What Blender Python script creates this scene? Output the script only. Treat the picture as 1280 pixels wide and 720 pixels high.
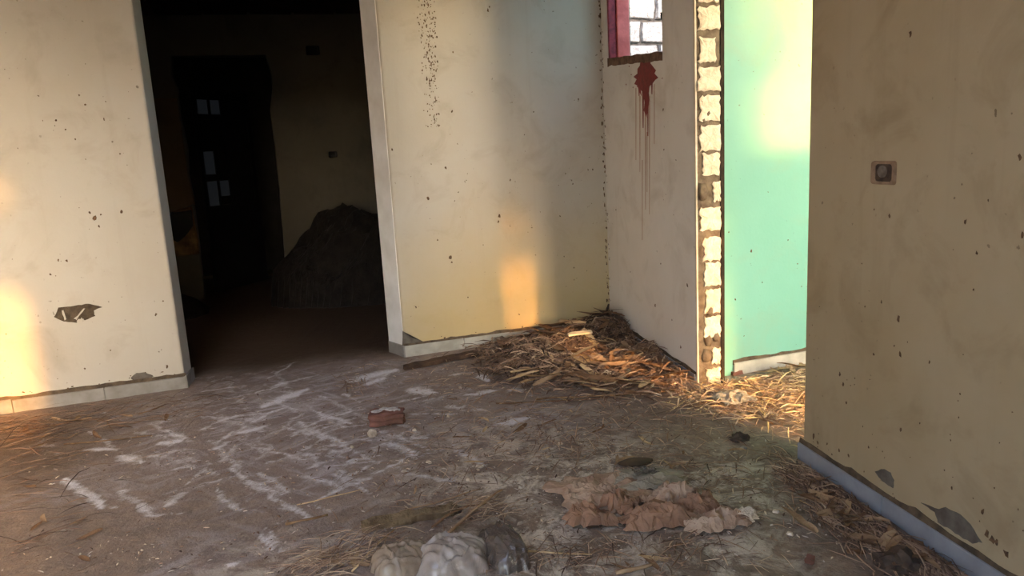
import bpy, bmesh, math, random
from mathutils import Vector, Matrix, noise

for o in list(bpy.data.objects):
    bpy.data.objects.remove(o)
SC = bpy.context.scene
COL = SC.collection
random.seed(7)

# ------------------------------------------------------------------ camera
F_PX, CAM_H = 924.0, 1.45
_dn = Vector((272, 4948, F_PX)).normalized()           # world down, seen in camera axes
_up = -_dn
_fy = (Vector((0, 0, 1)) - _up * _up.z).normalized()
_rx = _fy.cross(_up)
RW_ = Matrix((_rx, _fy, _up))                          # camera axes (x right, y down, z forward) -> world
cam = bpy.data.cameras.new('camera')
cam.sensor_width = 36.0
cam.lens = F_PX / 1280 * 36
cam.clip_start = 0.02
camo = bpy.data.objects.new('camera', cam)
COL.objects.link(camo)
_r, _d, _f = RW_ @ Vector((1, 0, 0)), RW_ @ Vector((0, 1, 0)), RW_ @ Vector((0, 0, 1))
m4 = Matrix((_r, -_d, -_f)).transposed().to_4x4()
m4.translation = (0, 0, CAM_H)
camo.matrix_world = m4
SC.camera = camo

# ------------------------------------------------------------------ light
SUN_EL = math.radians(12.5)
SUN_H = Vector((.54, -.84)).normalized()
SUN = Vector((SUN_H.x * math.cos(SUN_EL), SUN_H.y * math.cos(SUN_EL), math.sin(SUN_EL)))
w = bpy.data.worlds.new('world')
SC.world = w
w.use_nodes = True
nt = w.node_tree
sky = nt.nodes.new('ShaderNodeTexSky')
sky.sky_type = 'NISHITA'
sky.sun_disc = False
sky.sun_elevation = math.radians(20)
sky.sun_rotation = math.atan2(SUN_H.x, SUN_H.y)
sky.dust_density = 3.0
sky.air_density = 1.0
bg = nt.nodes['Background']
bg.inputs[1].default_value = 1.0
hs = nt.nodes.new('ShaderNodeHueSaturation')
hs.inputs['Saturation'].default_value = 1.0
nt.links.new(sky.outputs[0], hs.inputs['Color'])
nt.links.new(hs.outputs[0], bg.inputs[0])
sl = bpy.data.lights.new('sun', 'SUN')
sl.energy = 7.0
sl.color = (1.0, 0.44, 0.07)
sl.angle = math.radians(2.0)
so = bpy.data.objects.new('sun', sl)
COL.objects.link(so)
so.rotation_euler = SUN.to_track_quat('Z', 'Y').to_euler()
so.location = (6, -8, 6)
vs = SC.view_settings
vs.view_transform = 'Standard'
vs.look = 'None'
vs.gamma = 1
vs.use_curve_mapping = False
vs.exposure = 1.5
try:
    SC.cycles.use_denoising = True
    SC.cycles.max_bounces = 10
    SC.cycles.diffuse_bounces = 6
    SC.cycles.sample_clamp_indirect = 8
except Exception:
    pass

# ------------------------------------------------------------------ layout
def dirv(deg):
    a = math.radians(deg)
    return Vector((math.cos(a), math.sin(a), 0))
D = dirv(18.5)                      # along the back wall, to the right
E_ = dirv(-79.2)                    # along the right wall, towards the camera
C0 = Vector((.7746, 5.7931, 0))     # inner corner of back and right walls
NB = Vector((D.y, -D.x, 0))         # out of the back wall, into the room
NR = Vector((E_.y, -E_.x, 0))       # out of the right wall, into the room

def BW(u, z, n=0.0):
    return C0 + D * u + NB * n + Vector((0, 0, z))
def RWL(v, z, n=0.0):
    return C0 + E_ * v + NR * n + Vector((0, 0, z))
GN = 1.5                            # where the green wall meets the right wall
G0 = C0 + E_ * GN - NR * .16
def GW(u, z, n=0.0):
    return G0 + D * u + NB * n + Vector((0, 0, z))
FD = 3.6
def FWL(u, z, n=0.0):               # far wall of the dark room
    return C0 - NB * FD + D * u + NB * n + Vector((0, 0, z))

def ray(px, py):
    return RW_ @ Vector(((px - 640) / F_PX, (py - 360) / F_PX, 1))
def fp(px, py, z=0.0):              # floor point
    r = ray(px, py)
    t = (z - CAM_H) / r.z
    return Vector((r.x * t, r.y * t, z))
def plane_uz(px, py, org, dr):      # coordinates on a standing plane
    r = ray(px, py)
    n = Vector((-dr.y, dr.x, 0))
    t = n.dot(org) / n.dot(r)
    p = r * t
    return (p - org).dot(dr), CAM_H + p.z
def bw(px, py): return plane_uz(px, py, C0, D)
def rw(px, py): return plane_uz(px, py, C0, E_)
def gw(px, py): return plane_uz(px, py, G0, D)
def fw(px, py): return plane_uz(px, py, C0 - NB * FD, D)

def nz(x, y, z=0.0, s=1.0):
    return noise.noise(Vector((x * s, y * s, z)))

HEAPS = [(fp(650, 452), .05, .22), (fp(700, 440), .075, .26), (fp(745, 428), .085, .26),
         (fp(784, 422), .075, .27), (fp(826, 452), .075, .24), (fp(860, 478), .03, .18),
         (fp(985, 470), .02, .3)]
def hz(x, y):
    h = 0.006 * nz(x, y, 3, 1.7) + 0.004 * nz(x, y, 9, 6) + .0018 * nz(x, y, 2, 22)
    for p, a, r in HEAPS:
        q = ((x - p.x) ** 2 + (y - p.y) ** 2) / (r * r)
        if q < 9:
            h += a * math.exp(-q) * (1 + .35 * nz(x, y, 5, 9))
    return h

# ------------------------------------------------------------------ helpers
def lin(r, g, b):
    f = lambda c: (c / 255 / 12.92) if c / 255 <= .04045 else ((c / 255 + .055) / 1.055) ** 2.4
    return (f(r), f(g), f(b), 1)

class MB:
    def __init__(s):
        s.v, s.f, s.t = [], [], []
    def add(s, vs, fs, tint=None):
        k = len(s.v)
        s.v += [tuple(p) for p in vs]
        s.f += [tuple(i + k for i in f) for f in fs]
        if tint is not None:
            s.t += [tint] * len(vs)
    def hexa(s, p):                 # 8 corners: bottom ring 0-3, top ring 4-7
        s.add(p, [(3, 2, 1, 0), (4, 5, 6, 7), (0, 1, 5, 4), (1, 2, 6, 5), (2, 3, 7, 6), (3, 0, 4, 7)])
    def slab(s, fr, a0, a1, z0, z1, n0, n1):
        s.hexa([fr(a0, z0, n0), fr(a1, z0, n0), fr(a1, z0, n1), fr(a0, z0, n1),
                fr(a0, z1, n0), fr(a1, z1, n0), fr(a1, z1, n1), fr(a0, z1, n1)])
    def mesh(s, name):
        me = bpy.data.meshes.new(name)
        me.from_pydata(s.v, [], s.f)
        if s.t:
            a = me.color_attributes.new('tint', 'FLOAT_COLOR', 'POINT')
            buf = []
            for t in s.t:
                buf += list(t)
            a.data.foreach_set('color', buf)
        bm = bmesh.new()
        bm.from_mesh(me)
        bmesh.ops.recalc_face_normals(bm, faces=bm.faces)
        bm.to_mesh(me)
        bm.free()
        return me
    def build(s, name, mat, parent=None, smooth=False):
        return link(name, s.mesh(name), mat, parent, smooth)

def link(name, me, mat, parent=None, smooth=False):
    if mat is not None and not me.materials:
        me.materials.append(mat)
    if smooth:
        me.polygons.foreach_set('use_smooth', [True] * len(me.polygons))
    o = bpy.data.objects.new(name, me)
    COL.objects.link(o)
    if parent is not None:
        o.parent = parent
        o.matrix_parent_inverse = Matrix.Identity(4)
    return o
def tag(o, label, cat, group=None):
    o['label'] = label
    o['category'] = cat
    if group:
        o['group'] = group
    return o
def struct(o, label=None):
    o['kind'] = 'structure'
    if label:
        o['label'] = label
    return o
def bevel(o, wd, seg=2):
    b = o.modifiers.new('bevel', 'BEVEL')
    b.width = wd
    b.segments = seg
    b.limit_method = 'ANGLE'
    b.angle_limit = math.radians(50)

def wall_grid(mb, fr, us, zs, solid, n0, n1, warp=None):
    """wall with rectangular holes: cells solid(i, j); n0 front, n1 back"""
    warp = warp or (lambda u, z, n: (u, z, n))
    P = {}
    def vid(i, j, k):
        if (i, j, k) not in P:
            P[(i, j, k)] = len(mb.v)
            mb.v.append(tuple(fr(*warp(us[i], zs[j], (n0, n1)[k]))))
        return P[(i, j, k)]
    nu, nzv = len(us) - 1, len(zs) - 1
    S = lambda i, j: 0 <= i < nu and 0 <= j < nzv and solid(i, j)
    for i in range(nu):
        for j in range(nzv):
            if not S(i, j):
                continue
            mb.f.append((vid(i, j, 0), vid(i + 1, j, 0), vid(i + 1, j + 1, 0), vid(i, j + 1, 0)))
            mb.f.append((vid(i, j, 1), vid(i, j + 1, 1), vid(i + 1, j + 1, 1), vid(i + 1, j, 1)))
            if not S(i - 1, j): mb.f.append((vid(i, j, 0), vid(i, j + 1, 0), vid(i, j + 1, 1), vid(i, j, 1)))
            if not S(i + 1, j): mb.f.append((vid(i + 1, j, 0), vid(i + 1, j, 1), vid(i + 1, j + 1, 1), vid(i + 1, j + 1, 0)))
            if not S(i, j - 1): mb.f.append((vid(i, j, 0), vid(i, j, 1), vid(i + 1, j, 1), vid(i + 1, j, 0)))
            if not S(i, j + 1): mb.f.append((vid(i, j + 1, 0), vid(i + 1, j + 1, 0), vid(i + 1, j + 1, 1), vid(i, j + 1, 1)))

# ------------------------------------------------------------------ materials
class NT:
    def __init__(s, name, rough=.8, spec=.3):
        s.m = bpy.data.materials.new(name)
        s.m.use_nodes = True
        s.t = s.m.node_tree
        s.b = s.t.nodes['Principled BSDF']
        s.b.inputs['Roughness'].default_value = rough
        s.b.inputs['Specular IOR Level'].default_value = spec
        s.co = s.t.nodes.new('ShaderNodeTexCoord').outputs['Object']
    def n(s, k, **kw):
        x = s.t.nodes.new(k)
        for a, v in kw.items():
            setattr(x, a, v)
        return x
    def l(s, a, b):
        s.t.links.new(a, b)
    def noise(s, scale, detail=4, rough=.55, dist=0, stretch=None, rot=None, co=None):
        x = s.n('ShaderNodeTexNoise')
        x.inputs['Scale'].default_value = scale
        x.inputs['Detail'].default_value = detail
        x.inputs['Roughness'].default_value = rough
        x.inputs['Distortion'].default_value = dist
        c = co or s.co
        if stretch:
            mp = s.n('ShaderNodeMapping')
            if rot:
                m0 = s.n('ShaderNodeMapping')
                m0.inputs['Rotation'].default_value = rot
                s.l(c, m0.inputs[0])
                c = m0.outputs[0]
            mp.inputs['Scale'].default_value = stretch
            s.l(c, mp.inputs[0])
            c = mp.outputs[0]
        s.l(c, x.inputs['Vector'])
        return x.outputs['Fac']
    def ramp(s, fac, a, b, c0=(0, 0, 0, 1), c1=(1, 1, 1, 1)):
        x = s.n('ShaderNodeValToRGB')
        x.color_ramp.elements[0].position = a
        x.color_ramp.elements[1].position = b
        x.color_ramp.elements[0].color = c0
        x.color_ramp.elements[1].color = c1
        s.l(fac, x.inputs[0])
        return x.outputs[0]
    def mix(s, fac, a, b, mode='MIX'):
        x = s.n('ShaderNodeMix', data_type='RGBA', blend_type=mode)
        for sock, v in ((x.inputs[0], fac), (x.inputs[6], a), (x.inputs[7], b)):
            if isinstance(v, (tuple, float, int)):
                sock.default_value = v
            else:
                s.l(v, sock)
        return x.outputs[2]
    def math(s, op, a, b):
        x = s.n('ShaderNodeMath', operation=op, use_clamp=True)
        for sock, v in ((x.inputs[0], a), (x.inputs[1], b)):
            if isinstance(v, (float, int)):
                sock.default_value = v
            else:
                s.l(v, sock)
        return x.outputs[0]
    def attr(s, name):
        x = s.n('ShaderNodeAttribute')
        x.attribute_name = name
        return x.outputs['Color']
    def bump(s, h, strength=.3, dist=.01):
        x = s.n('ShaderNodeBump')
        x.inputs['Strength'].default_value = strength
        x.inputs['Distance'].default_value = dist
        s.l(h, x.inputs['Height'])
        s.l(x.outputs[0], s.b.inputs['Normal'])
    def color(s, c):
        if isinstance(c, tuple):
            s.b.inputs['Base Color'].default_value = c
        else:
            s.l(c, s.b.inputs['Base Color'])
        return s

def plain(name, c, c2=None, scale=12, rough=.8, bump=.3, bd=.01, spec=.3, detail=5):
    t = NT(name, rough, spec)
    if c2 is None:
        c2 = tuple(x * .7 for x in c[:3]) + (1,)
    f = t.noise(scale, detail)
    t.color(t.mix(t.ramp(f, .35, .65), c, c2))
    if bump:
        t.bump(t.noise(scale * 3, 5), bump, bd)
    return t.m

def wall_paint(name, base, stain, low, speck=True, rough=.6, ochre=None):
    t = NT(name, rough, .35)
    c = t.mix(t.ramp(t.noise(.9, 5, .6), .35, .7), base, stain)
    c = t.mix(t.math('MULTIPLY', t.ramp(t.noise(3.5, 6, .65, .6), .52, .72), .35), c, low)
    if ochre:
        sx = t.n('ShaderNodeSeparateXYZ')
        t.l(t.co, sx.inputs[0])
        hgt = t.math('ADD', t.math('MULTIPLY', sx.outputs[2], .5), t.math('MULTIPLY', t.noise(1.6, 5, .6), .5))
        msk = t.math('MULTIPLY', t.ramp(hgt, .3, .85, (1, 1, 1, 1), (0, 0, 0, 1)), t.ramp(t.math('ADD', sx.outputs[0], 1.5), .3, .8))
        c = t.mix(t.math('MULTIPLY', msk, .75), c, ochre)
    # vertical rain streaks
    st = t.ramp(t.noise(1.0, 5, .6, 0, (9, 9, .5)), .58, .75)
    c = t.mix(t.math('MULTIPLY', st, .16), c, low)
    if speck:
        sp = t.ramp(t.noise(38, 2, .4), .735, .765)
        ms = t.ramp(t.noise(2.2, 3), .45, .6)
        c = t.mix(t.math('MULTIPLY', t.math('MULTIPLY', sp, ms), .7), c, lin(82, 66, 50))
    t.color(c)
    t.bump(t.math('ADD', t.noise(5, 4), t.math('MULTIPLY', t.noise(60, 3), .25)), .16, .015)
    return t.m

M = {}
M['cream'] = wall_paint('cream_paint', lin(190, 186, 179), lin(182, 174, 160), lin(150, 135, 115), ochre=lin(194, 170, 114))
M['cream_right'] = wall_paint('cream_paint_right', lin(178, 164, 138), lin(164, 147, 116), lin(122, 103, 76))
M['pier'] = wall_paint('grey_cream_paint', lin(224, 221, 217), lin(210, 204, 196), lin(164, 152, 138))
M['mint'] = wall_paint('mint_paint', lin(120, 178, 166), lin(110, 170, 158), lin(132, 158, 138), rough=.5)
M['soot'] = wall_paint('soot_black_paint', lin(98, 90, 76), lin(78, 72, 62), lin(46, 40, 33))  # cream walls of the unlit room, shade put into the colour
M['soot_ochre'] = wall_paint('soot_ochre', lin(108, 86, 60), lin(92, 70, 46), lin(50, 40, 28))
M['white_paint'] = plain('white_paint', lin(244, 244, 243), lin(226, 225, 222), 5, .5, .1)
M['bead'] = plain('corner_bead', lin(222, 214, 198), lin(190, 178, 158), 9, .6, .2)
M['cement'] = plain('cement', lin(128, 116, 100), lin(92, 80, 68), 18, .95, .5, .012)
M['cement_dark'] = plain('dark_cement', lin(96, 84, 70), lin(66, 56, 46), 22, .95, .5, .012)
M['mortar_line'] = plain('mortar_line', lin(104, 90, 74), lin(72, 62, 52), 20, .95, .5)
M['cement_blue'] = plain('scar_cement', lin(112, 106, 98), lin(86, 80, 74), 16, .95, .4)
M['strip_dark'] = plain('dark_joint', lin(62, 52, 42), lin(40, 34, 28), 14, .95, .4)
M['skirting'] = plain('grey_skirting', lin(150, 147, 144), lin(126, 122, 118), 9, .45, .15, spec=.4)
M['skirting_blue'] = plain('bluish_skirting', lin(150, 155, 165), lin(128, 132, 140), 7, .45, .15, spec=.4)
M['skirting_white'] = plain('white_skirting', lin(186, 185, 177), lin(156, 154, 145), 8, .5, .15)
M['block'] = plain('limestone_block', lin(238, 228, 208), lin(214, 200, 176), 26, .9, .6, .01)
M['stone'] = plain('white_stone', lin(178, 172, 168), lin(120, 114, 112), 26, .9, .8, .02)
M['stone_joint'] = plain('stone_joint', lin(84, 78, 76), lin(58, 54, 52), 20, .95, .5)
M['red_wood'] = plain('red_wood', lin(226, 120, 116), lin(196, 96, 92), 10, .5, .3)
M['red_dark'] = plain('dark_red_wood', lin(160, 66, 78), lin(112, 48, 60), 24, .6, .4)
M['sill'] = plain('brown_sill', lin(126, 100, 82), lin(92, 70, 58), 24, .9, .5)
M['red_paint'] = plain('red_splash', lin(136, 46, 42), lin(112, 40, 36), 30, .55, .2)
M['red_drip'] = plain('faded_drip', lin(176, 150, 136), lin(188, 166, 150), 30, .7, .1)
M['mould'] = plain('dark_specks', lin(112, 88, 66), lin(70, 54, 42), 60, .9, .2)
M['brick_red'] = plain('red_brick', lin(136, 96, 86), lin(104, 76, 66), 9, .9, .3)
M['dust_white'] = plain('white_dust', lin(206, 204, 208), lin(160, 154, 154), 30, .95, .4)
M['stone_small'] = plain('pale_pebble', lin(200, 190, 176), lin(160, 146, 130), 25, .9, .5)
M['wood_dark'] = plain('dark_wood', lin(92, 72, 58), lin(64, 50, 42), 14, .9, .5)
M['wood_pale'] = plain('pale_board', lin(236, 222, 196), lin(214, 196, 164), 10, .7, .2)
M['wood_tan'] = plain('tan_board', lin(198, 168, 124), lin(172, 140, 98), 9, .8, .3)
M['bark'] = plain('grey_bark', lin(140, 122, 96), lin(98, 82, 64), 18, .95, .7, .02)
M['twig'] = plain('twig', lin(150, 122, 92), lin(112, 88, 66), 30, .9, .4)
M['dark_lump'] = plain('dark_lump', lin(88, 74, 64), lin(60, 50, 45), 25, .95, .3, .01)
M['sole'] = plain('dark_scrap', lin(84, 68, 54), lin(66, 54, 44), 14, .7, .2)
M['sack'] = plain('brown_sack', lin(166, 130, 106), lin(130, 100, 82), 9, .85, .25)
M['sack_pale'] = plain('dusty_sack', lin(192, 168, 148), lin(156, 128, 108), 11, .9, .3)
M['sack_grey'] = plain('grey_liner', lin(172, 162, 146), lin(134, 128, 118), 8, .8, .25)
M['paper'] = plain('pale_paper', lin(226, 214, 196), lin(198, 180, 158), 9, .85, .2)
M['husk'] = plain('dry_husk', lin(180, 152, 120), lin(140, 112, 88), 14, .8, .4)
M['husk_brown'] = plain('brown_husk', lin(134, 104, 78), lin(96, 72, 54), 14, .85, .4)
M['husk_dark'] = plain('dark_leaf', lin(92, 76, 66), lin(62, 52, 48), 14, .85, .4)
M['husk_pale'] = plain('pale_husk', lin(214, 190, 152), lin(182, 152, 112), 14, .8, .3)
M['ceiling'] = plain('ceiling_board', lin(190, 176, 150), lin(150, 134, 110), 3, .9, .2)
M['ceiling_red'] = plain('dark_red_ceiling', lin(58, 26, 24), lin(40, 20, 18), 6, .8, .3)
M['metal_box'] = plain('grey_metal_box', lin(120, 112, 106), lin(84, 76, 70), 30, .6, .3)
M['rim'] = plain('pinkish_rim', lin(158, 134, 112), lin(132, 110, 92), 30, .85, .4)
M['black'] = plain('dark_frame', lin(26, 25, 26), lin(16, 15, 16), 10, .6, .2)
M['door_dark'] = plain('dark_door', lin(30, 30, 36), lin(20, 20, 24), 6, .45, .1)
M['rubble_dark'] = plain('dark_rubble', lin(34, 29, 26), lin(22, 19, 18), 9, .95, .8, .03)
M['rubble_ochre'] = plain('ochre_rubble', lin(150, 118, 80), lin(84, 62, 42), 7, .95, .7, .03)
M['leaf'] = plain('green_leaf', lin(86, 116, 52), lin(58, 86, 36), 3, .6, 0)
M['trunk'] = plain('trunk', lin(96, 78, 60), None, 10)
M['ground'] = plain('dry_ground', lin(150, 128, 98), lin(116, 98, 74), 1.2, .95, .5)

t = NT('straw', .75, .25)
t.color(t.attr('tint'))
M['straw'] = t.m
t = NT('window_glow', .3)
t.color(lin(60, 64, 70))
t.b.inputs['Emission Color'].default_value = (.75, .85, 1, 1)
t.b.inputs['Emission Strength'].default_value = .0025
M['pane'] = t.m
def plastic(name, c, c2, tr, rough):
    t = NT(name, rough, .6)
    t.color(t.mix(t.ramp(t.noise(7, 4), .4, .65), c, c2))
    t.b.inputs['Transmission Weight'].default_value = tr
    t.b.inputs['IOR'].default_value = 1.2
    t.b.inputs['Alpha'].default_value = .8
    t.b.inputs['Coat Weight'].default_value = .6
    t.b.inputs['Coat Roughness'].default_value = .12
    t.bump(t.noise(9, 3, .5, 2.5), .35, .02)
    return t.m
M['bag'] = plastic('clear_bag', lin(190, 180, 174), lin(164, 152, 144), .2, .2)
M['bag_tan'] = plastic('dusty_bag', lin(172, 158, 142), lin(148, 132, 116), .15, .25)
M['bag_dark'] = plastic('grey_bag', lin(112, 102, 96), lin(88, 78, 72), .1, .2)

# floor: dirt with scraped white dust
t = NT('dirt_floor', .85, .35)
c = t.mix(t.ramp(t.noise(1.4, 6, .6), .35, .68), lin(134, 118, 107), lin(108, 94, 86))
c = t.mix(t.ramp(t.noise(9, 6, .65, .5), .45, .7), c, lin(150, 131, 115))
c = t.mix(t.math('MULTIPLY', t.ramp(t.noise(46, 4, .6), .58, .72), .6), c, lin(168, 152, 136))
c = t.mix(t.math('MULTIPLY', t.ramp(t.noise(30, 4, .6, 1), .6, .75), .6), c, lin(62, 50, 42))
dn_ = t.n('ShaderNodeAttribute')
dn_.attribute_name = 'dust'
dust = dn_.outputs['Color']
s1 = t.ramp(t.noise(1.0, 6, .68, .7, (3.0, 10, 1), (0, 0, math.radians(-38))), .5, .64)
s2 = t.ramp(t.noise(1.0, 6, .68, .9, (3.0, 10, 1), (0, 0, math.radians(32))), .52, .66)
s3 = t.ramp(t.noise(6, 10, .78, .8), .46, .58)
sep = t.n('ShaderNodeSeparateColor')
t.l(dust, sep.inputs[0])
streak = t.math('MAXIMUM', s1, s2)
c = t.mix(t.math('MULTIPLY', sep.outputs[0], .4), c, lin(150, 142, 146))
c = t.mix(t.math('MULTIPLY', t.math('MULTIPLY', streak, sep.outputs[0]), .8), c, lin(190, 185, 192))
c = t.mix(t.math('MULTIPLY', t.math('MULTIPLY', s3, sep.outputs[1]), .95), c, lin(228, 217, 204))
c = t.mix(t.math('MULTIPLY', sep.outputs[2], .9), c, lin(74, 57, 46))  # darker dirt patches, plus shade painted past the doorway
rag = t.math('ADD', t.math('MULTIPLY', dn_.outputs['Alpha'], .43), t.math('MULTIPLY', t.noise(11, 10, .8, 1.2), .9))
c = t.mix(t.math('MULTIPLY', t.ramp(rag, .56, .78), .9), c, lin(226, 226, 234))
t.color(c)
t.bump(t.math('ADD', t.noise(14, 6, .65), t.math('MULTIPLY', t.noise(80, 4), .4)), .5, .02)
t.b.inputs['Roughness'].default_value = .62
M['floor'] = t.m

# ------------------------------------------------------------------ structure
def axis(lo, hi, a, b, fine, coarse):
    xs, x = [], lo
    while x < hi:
        xs.append(x)
        x += fine if a <= x < b else coarse
    xs.append(hi)
    return xs
DUST_R = [(fp(360, 500), 1.0, 1.0), (fp(250, 560), .6, .8), (fp(480, 480), .6, .9), (fp(400, 590), .45, .8),
          (fp(560, 500), .5, .7), (fp(130, 600), .35, .7), (fp(640, 520), .5, .7), (fp(420, 690), .25, .6), (fp(260, 690), .25, .6)]
DUST_G = [(fp(730, 590), .5, 1.0), (fp(700, 680), .42, 1.0), (fp(640, 600), .42, .95), (fp(900, 610), .4, .95), (fp(620, 555), .4, .7), (fp(900, 690), .3, .9),
          (fp(660, 715), .32, 1.), (fp(960, 500), .4, .6), (fp(340, 700), .25, .5), (fp(700, 540), .4, .6), (fp(800, 690), .3, .7)]
DARK_B = [(fp(60, 570), .35, .7), (fp(1080, 650), .3, .5), (fp(330, 440), .6, .8), (fp(780, 430), .35, .8), (fp(690, 450), .35, .7), (fp(0, 560), .4, .8)]
def blob(L, x, y):
    s = 0
    for p, r, a in L:
        q = ((x - p.x) ** 2 + (y - p.y) ** 2) / (r * r)
        if q < 6:
            s = max(s, a * math.exp(-q))
    return min(1, s)
SM = [((442, 475), (492, 463), 9), ((458, 480), (480, 472), 6), ((512, 486), (540, 491), 8), ((585, 493), (618, 489), 5), ((600, 470), (612, 477), 4), ((330, 508), (380, 488), 7), ((300, 540), (332, 532), 6),
      ((200, 554), (224, 552), 6), ((152, 570), (176, 578), 7), ((212, 632), (228, 618), 8), ((232, 604), (262, 580), 3.5), ((265, 562), (288, 552), 4), ((268, 612), (300, 640), 4), ((150, 610), (180, 640), 4),
      ((80, 600), (130, 632), 5), ((490, 556), (524, 570), 7), ((560, 508), (606, 512), 6), ((620, 530), (660, 524), 7), ((345, 482), (362, 477), 5), ((250, 520), (300, 524), 4), ((190, 530), (215, 524), 4),
      ((395, 540), (425, 552), 4), ((285, 585), (330, 612), 3), ((300, 530), (330, 540), 4), ((395, 515), (440, 530), 3), ((106, 563), (140, 560), 4), ((335, 660), (350, 690), 3), ((325, 665), (338, 690), 3), ((285, 706), (300, 704), 4), ((560, 470), (590, 466), 3)]
SEG = []
for a, b, wpx in SM:
    A, B = fp(*a), fp(*b)
    SEG.append((A, B, wpx * ((A + B) / 2).length / F_PX * 1.1, 1.0 if len(SEG) < 8 else .5 + .4 * ((len(SEG) * 37) % 10) / 10))
_r = random.Random(77)
for k in range(170):
    px, py = _r.gauss(340, 130), _r.gauss(545, 50)
    if py < 462: continue
    ln, an = _r.uniform(20, 70), math.radians(_r.choice((_r.gauss(-32, 10), _r.gauss(36, 10), _r.gauss(-10, 8))))
    A, B = fp(px, py), fp(px + ln * math.cos(an), py + ln * .75 * math.sin(an))
    SEG.append((A, B, _r.uniform(2.0, 5) * A.length / F_PX, _r.uniform(.25, .72)))
def smear(x, y):
    s = 0
    x, y = x + .02 * nz(x, y, 1, 9) + .015 * nz(x, y, 6, 26), y + .02 * nz(x, y, 4, 9) + .015 * nz(x, y, 8, 26)
    for A, B, wd, am in SEG:
        if abs(x - (A.x + B.x) / 2) > .5 or abs(y - (A.y + B.y) / 2) > .5: continue
        dx, dy = B.x - A.x, B.y - A.y
        t_ = max(0, min(1, ((x - A.x) * dx + (y - A.y) * dy) / (dx * dx + dy * dy)))
        q = math.hypot(x - A.x - dx * t_, y - A.y - dy * t_) / (wd * 2.4 * (.35 + .65 * math.sin(math.pi * (.12 + .8 * t_))))
        s = max(s, am * max(0, 1 - q))
    return s
mb = MB()
xs = axis(-7.2, 5.0, -4.0, 2.4, .016, .3)
ys = axis(-2.6, 9.6, 1.7, 5.9, .016, .3)
for y in ys:
    for x in xs:
        mb.v.append((x, y, hz(x, y)))
        g = blob(DUST_R, x, y), blob(DUST_G, x, y), blob(DARK_B, x, y)
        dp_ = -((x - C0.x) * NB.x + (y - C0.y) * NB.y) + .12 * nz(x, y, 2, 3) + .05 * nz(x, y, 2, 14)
        if dp_ > -.05: g = (g[0] * max(0, 1 - dp_ * 2), 0, min(1, max(0, dp_ * 2.2 + .1)))  # past the doorway the floor is painted dark for the unlit room
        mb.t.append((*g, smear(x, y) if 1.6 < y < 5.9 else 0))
nx = len(xs)
mb.f = [(j * nx + i, j * nx + i + 1, (j + 1) * nx + i + 1, (j + 1) * nx + i) for j in range(len(ys) - 1) for i in range(nx - 1)]
me = bpy.data.meshes.new('floor')
me.from_pydata(mb.v, [], mb.f)
a = me.color_attributes.new('dust', 'FLOAT_COLOR', 'POINT')
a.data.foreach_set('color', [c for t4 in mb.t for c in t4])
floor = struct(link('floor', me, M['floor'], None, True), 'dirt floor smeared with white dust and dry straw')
mb = MB()
mb.slab(lambda a, z, n: Vector((a, n, z)), -70, 70, -.45, -.06, -70, 70)
struct(mb.build('ground', M['ground']), 'dry bare ground outside the ruined house')

HT, TH = 3.3, .2
OL, OR, OT = -3.165, -1.668, 2.62           # doorway into the dark room
# back wall with doorway
mb = MB()
us, zs = [-6.2, OL, OR, -.9, 0.16], [-.05, OT, HT]
def warp(u, z, n):
    if n < -.1 and u == OR: u -= .075
    if n < -.1 and u == OL: u += .03
    return u, z, n
wall_grid(mb, BW, us, zs, lambda i, j: not (i == 1 and j == 0), 0, -TH, warp)
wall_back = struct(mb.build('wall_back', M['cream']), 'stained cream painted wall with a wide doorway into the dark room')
bevel(wall_back, .012, 3)
# painted returns of the doorway
mb = MB()
def reveal(fr_u0, fr_u1, s):
    n_ = 12
    for k in range(n_):
        z0, z1 = .085 + (OT - .085) * k / n_, .085 + (OT - .085) * (k + 1) / n_
        mb.hexa([BW(fr_u0 - s * .002, z0, -.012), BW(fr_u1 - s * .002, z0, -TH + .004), BW(fr_u1 + s * .01, z0, -TH + .004), BW(fr_u0 + s * .01, z0, -.012),
                 BW(fr_u0 - s * .002, z1, -.012), BW(fr_u1 - s * .002, z1, -TH + .004), BW(fr_u1 + s * .01, z1, -TH + .004), BW(fr_u0 + s * .01, z1, -.012)])
reveal(OR - .008, OR - .083, 1)
o = mb.build('white_reveal', M['white_paint'], wall_back)
o['label'] = 'white painted doorway reveal'

# right wall, near part
VN = 2.69
mb = MB()
wall_grid(mb, RWL, [VN, 7.5], [-.05, HT], lambda i, j: True, 0, -.16)
wall_right = struct(mb.build('wall_right', M['cream_right']), 'dim cream painted wall with an open electrical box')
bevel(wall_right, .01, 3)
# right wall, far part (pier) with window
VP_ = 1.60
W0, W1, WZ = .13, 1.15, 2.02
def wz(a): return 2.07 - .085 * (a - W0) / (W1 - W0)
mb = MB()
wall_grid(mb, RWL, [0, W0, W1, VP_], [-.05, WZ, 2.95, HT], lambda i, j: not (i == 1 and j == 1), 0, -.16, lambda u, z, n: (u, wz(u) if z == WZ else z, n))
wall_pier = struct(mb.build('wall_right_far', M['pier']), 'narrow cream wall with red framed window and broken block end')
# lintel over the side doorway
mb = MB()
wall_grid(mb, RWL, [VP_, VN], [2.75, HT], lambda i, j: True, -.01, -.15)
struct(mb.build('trim_1', M['cement']), 'concrete lintel over the side doorway')

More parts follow.
